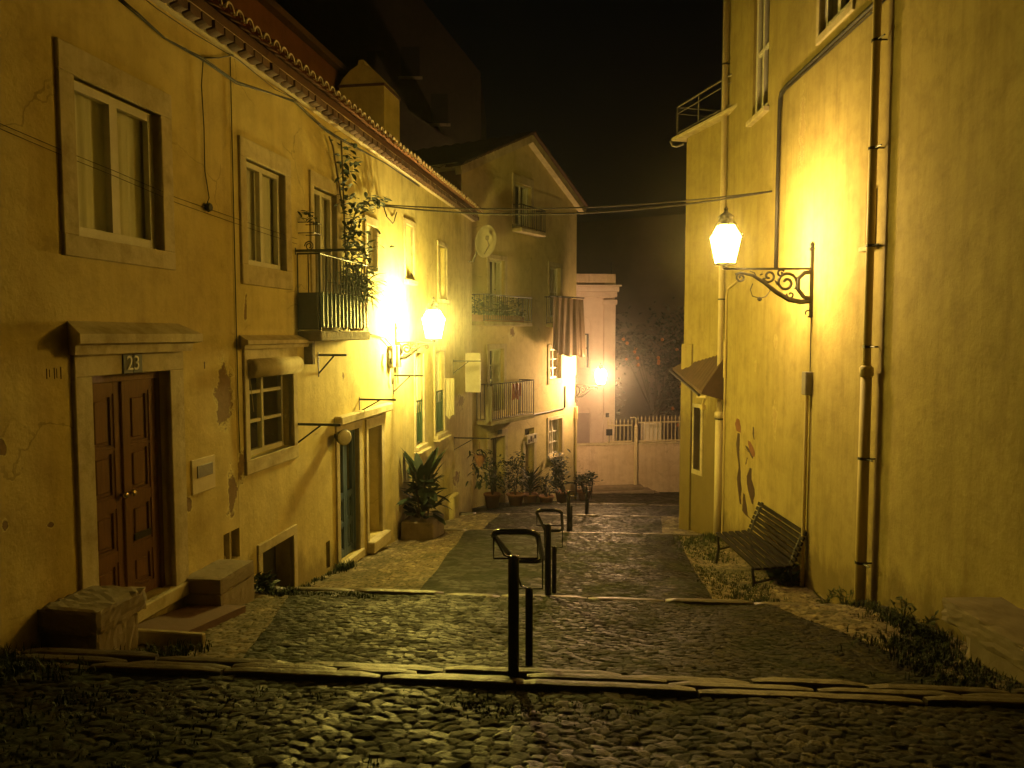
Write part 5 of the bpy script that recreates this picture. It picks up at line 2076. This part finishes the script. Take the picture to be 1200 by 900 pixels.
st_.build('stem', M['bark'], vine)
# hanging bird-cage-like lantern on the wall by the balcony
x_, z_ = FL.pt(352, 262)
wc = on(FL, 'wire_basket', 'small black wire basket with plant on the wall left of the balcony door', 'basket', x_, 0, z_)
mb = MB()
for z in (0, -.14):
    mb.tube([(-.12, -.02, z), (-.12, -.24, z), (.12, -.24, z), (.12, -.02, z)], .006, 5)
for k in range(5):
    mb.tube([(-.12 + .06 * k, -.24, 0), (-.12 + .06 * k, -.24, -.14)], .004, 4)
mb.tube(scroll(-.12, -.3, .07, .02, 0, 3.5 * PI, 16), .008, 5)
mb.build('basket', M['iron'], wc)
mb = MB()
for i in range(26):
    mb.leaf((random.gauss(0, .05), -.13 + random.gauss(0, .04), random.uniform(0, .15)), rdir(), .1, .04, .5)
mb.build('foliage', M['leaf_dark'], wc)

# orange tree behind the railing
ot = thing('orange_tree', 'dark orange tree with scattered fruit behind the garden railing', 'tree', (7.0, 37.5, -5.6))
random.seed(81)
mb = MB()
tr = MB()
tr.tube([(0, 0, -1.5), (.05, 0, .8), (.0, .1, 1.8)], [.14, .11, .08], 8)
cent = []
for k in range(16):
    c = Vector((random.uniform(-1.7, 1.9), random.uniform(-1.2, 1.2), random.uniform(1.9, 5.6)))
    cent.append(c)
    tr.tube([(0, .05, 1.6), (c.x * .5, c.y * .5, 1.6 + (c.z - 1.6) * .5), tuple(c)], [.06, .035, .012], 5)
    for i in range(150):
        p = c + Vector((random.gauss(0, .42), random.gauss(0, .42), random.gauss(0, .36)))
        mb.leaf(p, rdir(), random.uniform(.14, .24), random.uniform(.07, .11), .4, 2)
mb.build('crown', M['leaf_dark'], ot)
tr.build('trunk', M['bark'], ot)
for k in range(17):
    c = random.choice(cent) + Vector((random.gauss(0, .45), -abs(random.gauss(.35, .25)), random.gauss(0, .4)))
    MB().lathe([(.01, -.085), (.06, -.06), (.085, 0), (.06, .06), (.01, .085)], tuple(c), 8).build('fruit', M['fruit'], ot, True)
for (x, y, z, lab, sd, hh) in ((10.5, 43, -6, 'tall dark tree beyond the garden wall, right of the orange tree', 91, 7.5), (4.2, 45, -6, 'dark tree beyond the chapel corner', 92, 6.5)):
    o = thing('garden_tree', lab, 'tree', (x, y, z), 0, 'dark trees beyond the garden wall')
    random.seed(sd)
    mb = MB()
    tr = MB()
    tr.tube([(0, 0, -1), (.1, 0, hh * .3), (0, .1, hh * .6)], [.22, .16, .1], 8)
    for k in range(20):
        c = Vector((random.uniform(-2.2, 2.2), random.uniform(-1.5, 1.5), random.uniform(.3, 1) * hh))
        tr.tube([(0, .05, hh * .3), (c.x * .5, c.y * .5, hh * .3 + (c.z - hh * .3) * .5), tuple(c)], [.08, .05, .015], 5)
        for i in range(90):
            p = c + Vector((random.gauss(0, .5), random.gauss(0, .5), random.gauss(0, .45)))
            mb.leaf(p, rdir(), random.uniform(.22, .36), random.uniform(.12, .18), .4, 2)
    mb.build('crown', M['leaf_dark'], o)
    tr.build('trunk', M['bark'], o)


# grass and weeds
def grass(name, regions, mat, seed):
    rnd = random.Random(seed)
    mb = MB()
    for (fn, n, h, tuft) in regions:
        for k in range(n):
            x, y = fn(rnd)
            z = gz(x, y) - .02
            for b in range(tuft):
                a = rnd.uniform(0, 2 * PI)
                L = h * rnd.uniform(.4, 1.3)
                px, py = x + rnd.gauss(0, .025), y + rnd.gauss(0, .025)
                lean = rnd.uniform(.1, .8)
                w = rnd.uniform(.003, .007)
                ca, sa = math.cos(a), math.sin(a)
                p1 = (px + ca * L * lean * .35, py + sa * L * lean * .35, z + L * .6)
                p2 = (px + ca * L * lean, py + sa * L * lean, z + L * (.95 - .3 * lean))
                mb.add([(px - sa * w, py + ca * w, z), (px + sa * w, py - ca * w, z), (p1[0] + sa * w * .8, p1[1] - ca * w * .8, p1[2]), (p1[0] - sa * w * .8, p1[1] + ca * w * .8, p1[2]), p2],
                       [(0, 1, 2, 3), (3, 2, 4)])
    return kind(mb.build(name, mat), 'stuff')


def strip(xa, ya, xb, yb, wid):
    def fn(r):
        t = r.random()
        return xa + (xb - xa) * t + r.gauss(0, wid), ya + (yb - ya) * t + r.gauss(0, wid)
    return fn


def wl(y):
    return -4.5 + TL * y


grass('grass', [(strip(wl(4.6) + .3, 4.7, wl(6.2) + .5, 5.6, .22), 520, .10, 5),
                (strip(-3.9, 5.05, -2.2, 5.1, .10), 330, .07, 5),
                (strip(wl(5) + .2, 5.0, wl(5.6) + .1, 5.7, .12), 220, .16, 5),
                (strip(-2.9, 5.6, -2.55, 6.0, .1), 90, .12, 5),
                (strip(wl(8.2) + .5, 8.4, wl(9) + .5, 8.65, .06), 60, .10, 5),
                (strip(wl(9.2) + .06, 9.2, wl(12) + .06, 12, .03), 150, .08, 5),
                (strip(-2.7, 8.5, -1.6, 8.5, .05), 110, .06, 5),
                (strip(wl(11.3) + .1, 11.2, wl(11.7) + .12, 11.6, .05), 60, .16, 5),
                (strip(-4, 4.35, 0, 4.45, .08), 160, .04, 5),
                (strip(-3.6, 3.6, -1.2, 4.0, .4), 420, .045, 5)], M['grass'], 3)
grass('grass', [(strip(3.82, 6.6, 3.87, 9.0, .09), 420, .11, 5),
                (strip(3.3, 5.2, 3.5, 6.7, .20), 520, .09, 5),
                (strip(2.95, 5.15, 3.6, 5.1, .08), 150, .06, 5),
                (strip(3.1, 9.0, 3.3, 11.5, .2), 420, .07, 5),
                (strip(3.4, 12.8, 3.5, 14.6, .22), 420, .08, 5),
                (strip(2.7, 9.2, 3.0, 12, .12), 200, .05, 5),
                (strip(3.85, 14.2, 3.9, 15, .08), 80, .12, 5),
                (strip(-.4, 4.3, .6, 4.3, .12), 140, .03, 5)], M['grass'], 4)


def moss_strip():
    pass


weeds = [(3.88, 8.7, .36, 'tall thin weed against the yellow wall by the iron downpipe'), (3.9, 9.4, .28, 'small weed against the yellow wall left of the iron downpipe'), (3.85, 7.4, .30, 'leafy weed right of the iron downpipe'), (3.75, 6.9, .28, 'leafy weed beside the broad stone slab seat')]
for i, (x, y, h_, lab) in enumerate(weeds):
    o = thing('weed', lab, 'plant', (x, y, gz(x, y) - .02), 0, 'weeds along the yellow wall')
    random.seed(100 + i)
    mb = MB()
    for s_ in range(6):
        a = random.uniform(0, 2 * PI)
        tip = Vector((math.cos(a) * .12, math.sin(a) * .12 - .02, h_ * random.uniform(.6, 1)))
        mb.tube([(0, 0, 0), tuple(tip * .5 + Vector((0, 0, .03))), tuple(tip)], .004, 4)
        for k in range(9):
            p = tip * random.uniform(.2, 1)
            mb.leaf(p, rdir(), .07, .025, .4)
    mb.build('foliage', M['leaf_dry'], o)
o = thing('weed', 'leafy weed beside the near end of the wooden bench', 'plant', (3.86, 10.75, gz(3.86, 10.75) - .02))
random.seed(120)
mb = MB()
for k in range(60):
    mb.leaf((random.gauss(0, .05), random.gauss(0, .07), random.uniform(0, .2)), rdir(.6), .28, .05, .7, 4)
mb.build('foliage', M['leaf'], o)
o = thing('weed', 'dark weed at the foot of the square stone seat', 'plant', (*FL.w(8.75, -.25, 0).xy, gz(-2.9, 8.7) - .02))
random.seed(121)
mb = MB()
for k in range(60):
    mb.leaf((random.gauss(0, .06), random.gauss(0, .06), random.uniform(0, .2)), rdir(.5), .16, .05, .6, 3)
mb.build('foliage', M['leaf_dark'], o)

# ------------------------------------------------------------------ scattering volume added to give the lamps a lens-bloom glow
hz = MB().box(-62, 62, -22, 92, -11, 34).build('bloom_haze', None)
kind(hz, 'stuff')
hm = bpy.data.materials.new('bloom_haze')
hm.use_nodes = True
hn = hm.node_tree
hn.nodes.remove(hn.nodes['Principled BSDF'])
pv = hn.nodes.new('ShaderNodeVolumePrincipled')
pv.inputs['Color'].default_value = (.9, .88, .84, 1)
pv.inputs['Density'].default_value = .0034
pv.inputs['Anisotropy'].default_value = .95
hn.links.new(pv.outputs[0], hn.nodes['Material Output'].inputs['Volume'])
hz.data.materials.append(hm)

# ------------------------------------------------------------------ night sky
w = bpy.data.worlds.new('World')
SC.world = w
w.use_nodes = True
nt = w.node_tree
bg = nt.nodes['Background']
sky = nt.nodes.new('ShaderNodeTexSky')
sky.sky_type = 'NISHITA'
sky.sun_disc = False
sky.sun_elevation = R(2)
sky.sun_rotation = R(150)
nt.links.new(sky.outputs[0], bg.inputs['Color'])
bg.inputs['Strength'].default_value = 0.0006

# ------------------------------------------------------------------ render settings
SC.view_settings.view_transform = 'Standard'
SC.view_settings.look = 'None'
SC.view_settings.exposure = 0
SC.view_settings.gamma = 1
SC.render.engine = 'CYCLES'
SC.cycles.use_denoising = True
SC.cycles.use_adaptive_sampling = True
SC.cycles.adaptive_threshold = .025
SC.cycles.max_bounces = 6
SC.cycles.diffuse_bounces = 3
SC.cycles.glossy_bounces = 3
SC.cycles.transparent_max_bounces = 8
SC.cycles.sample_clamp_indirect = 8
SC.cycles.caustics_reflective = False
SC.cycles.caustics_refractive = False
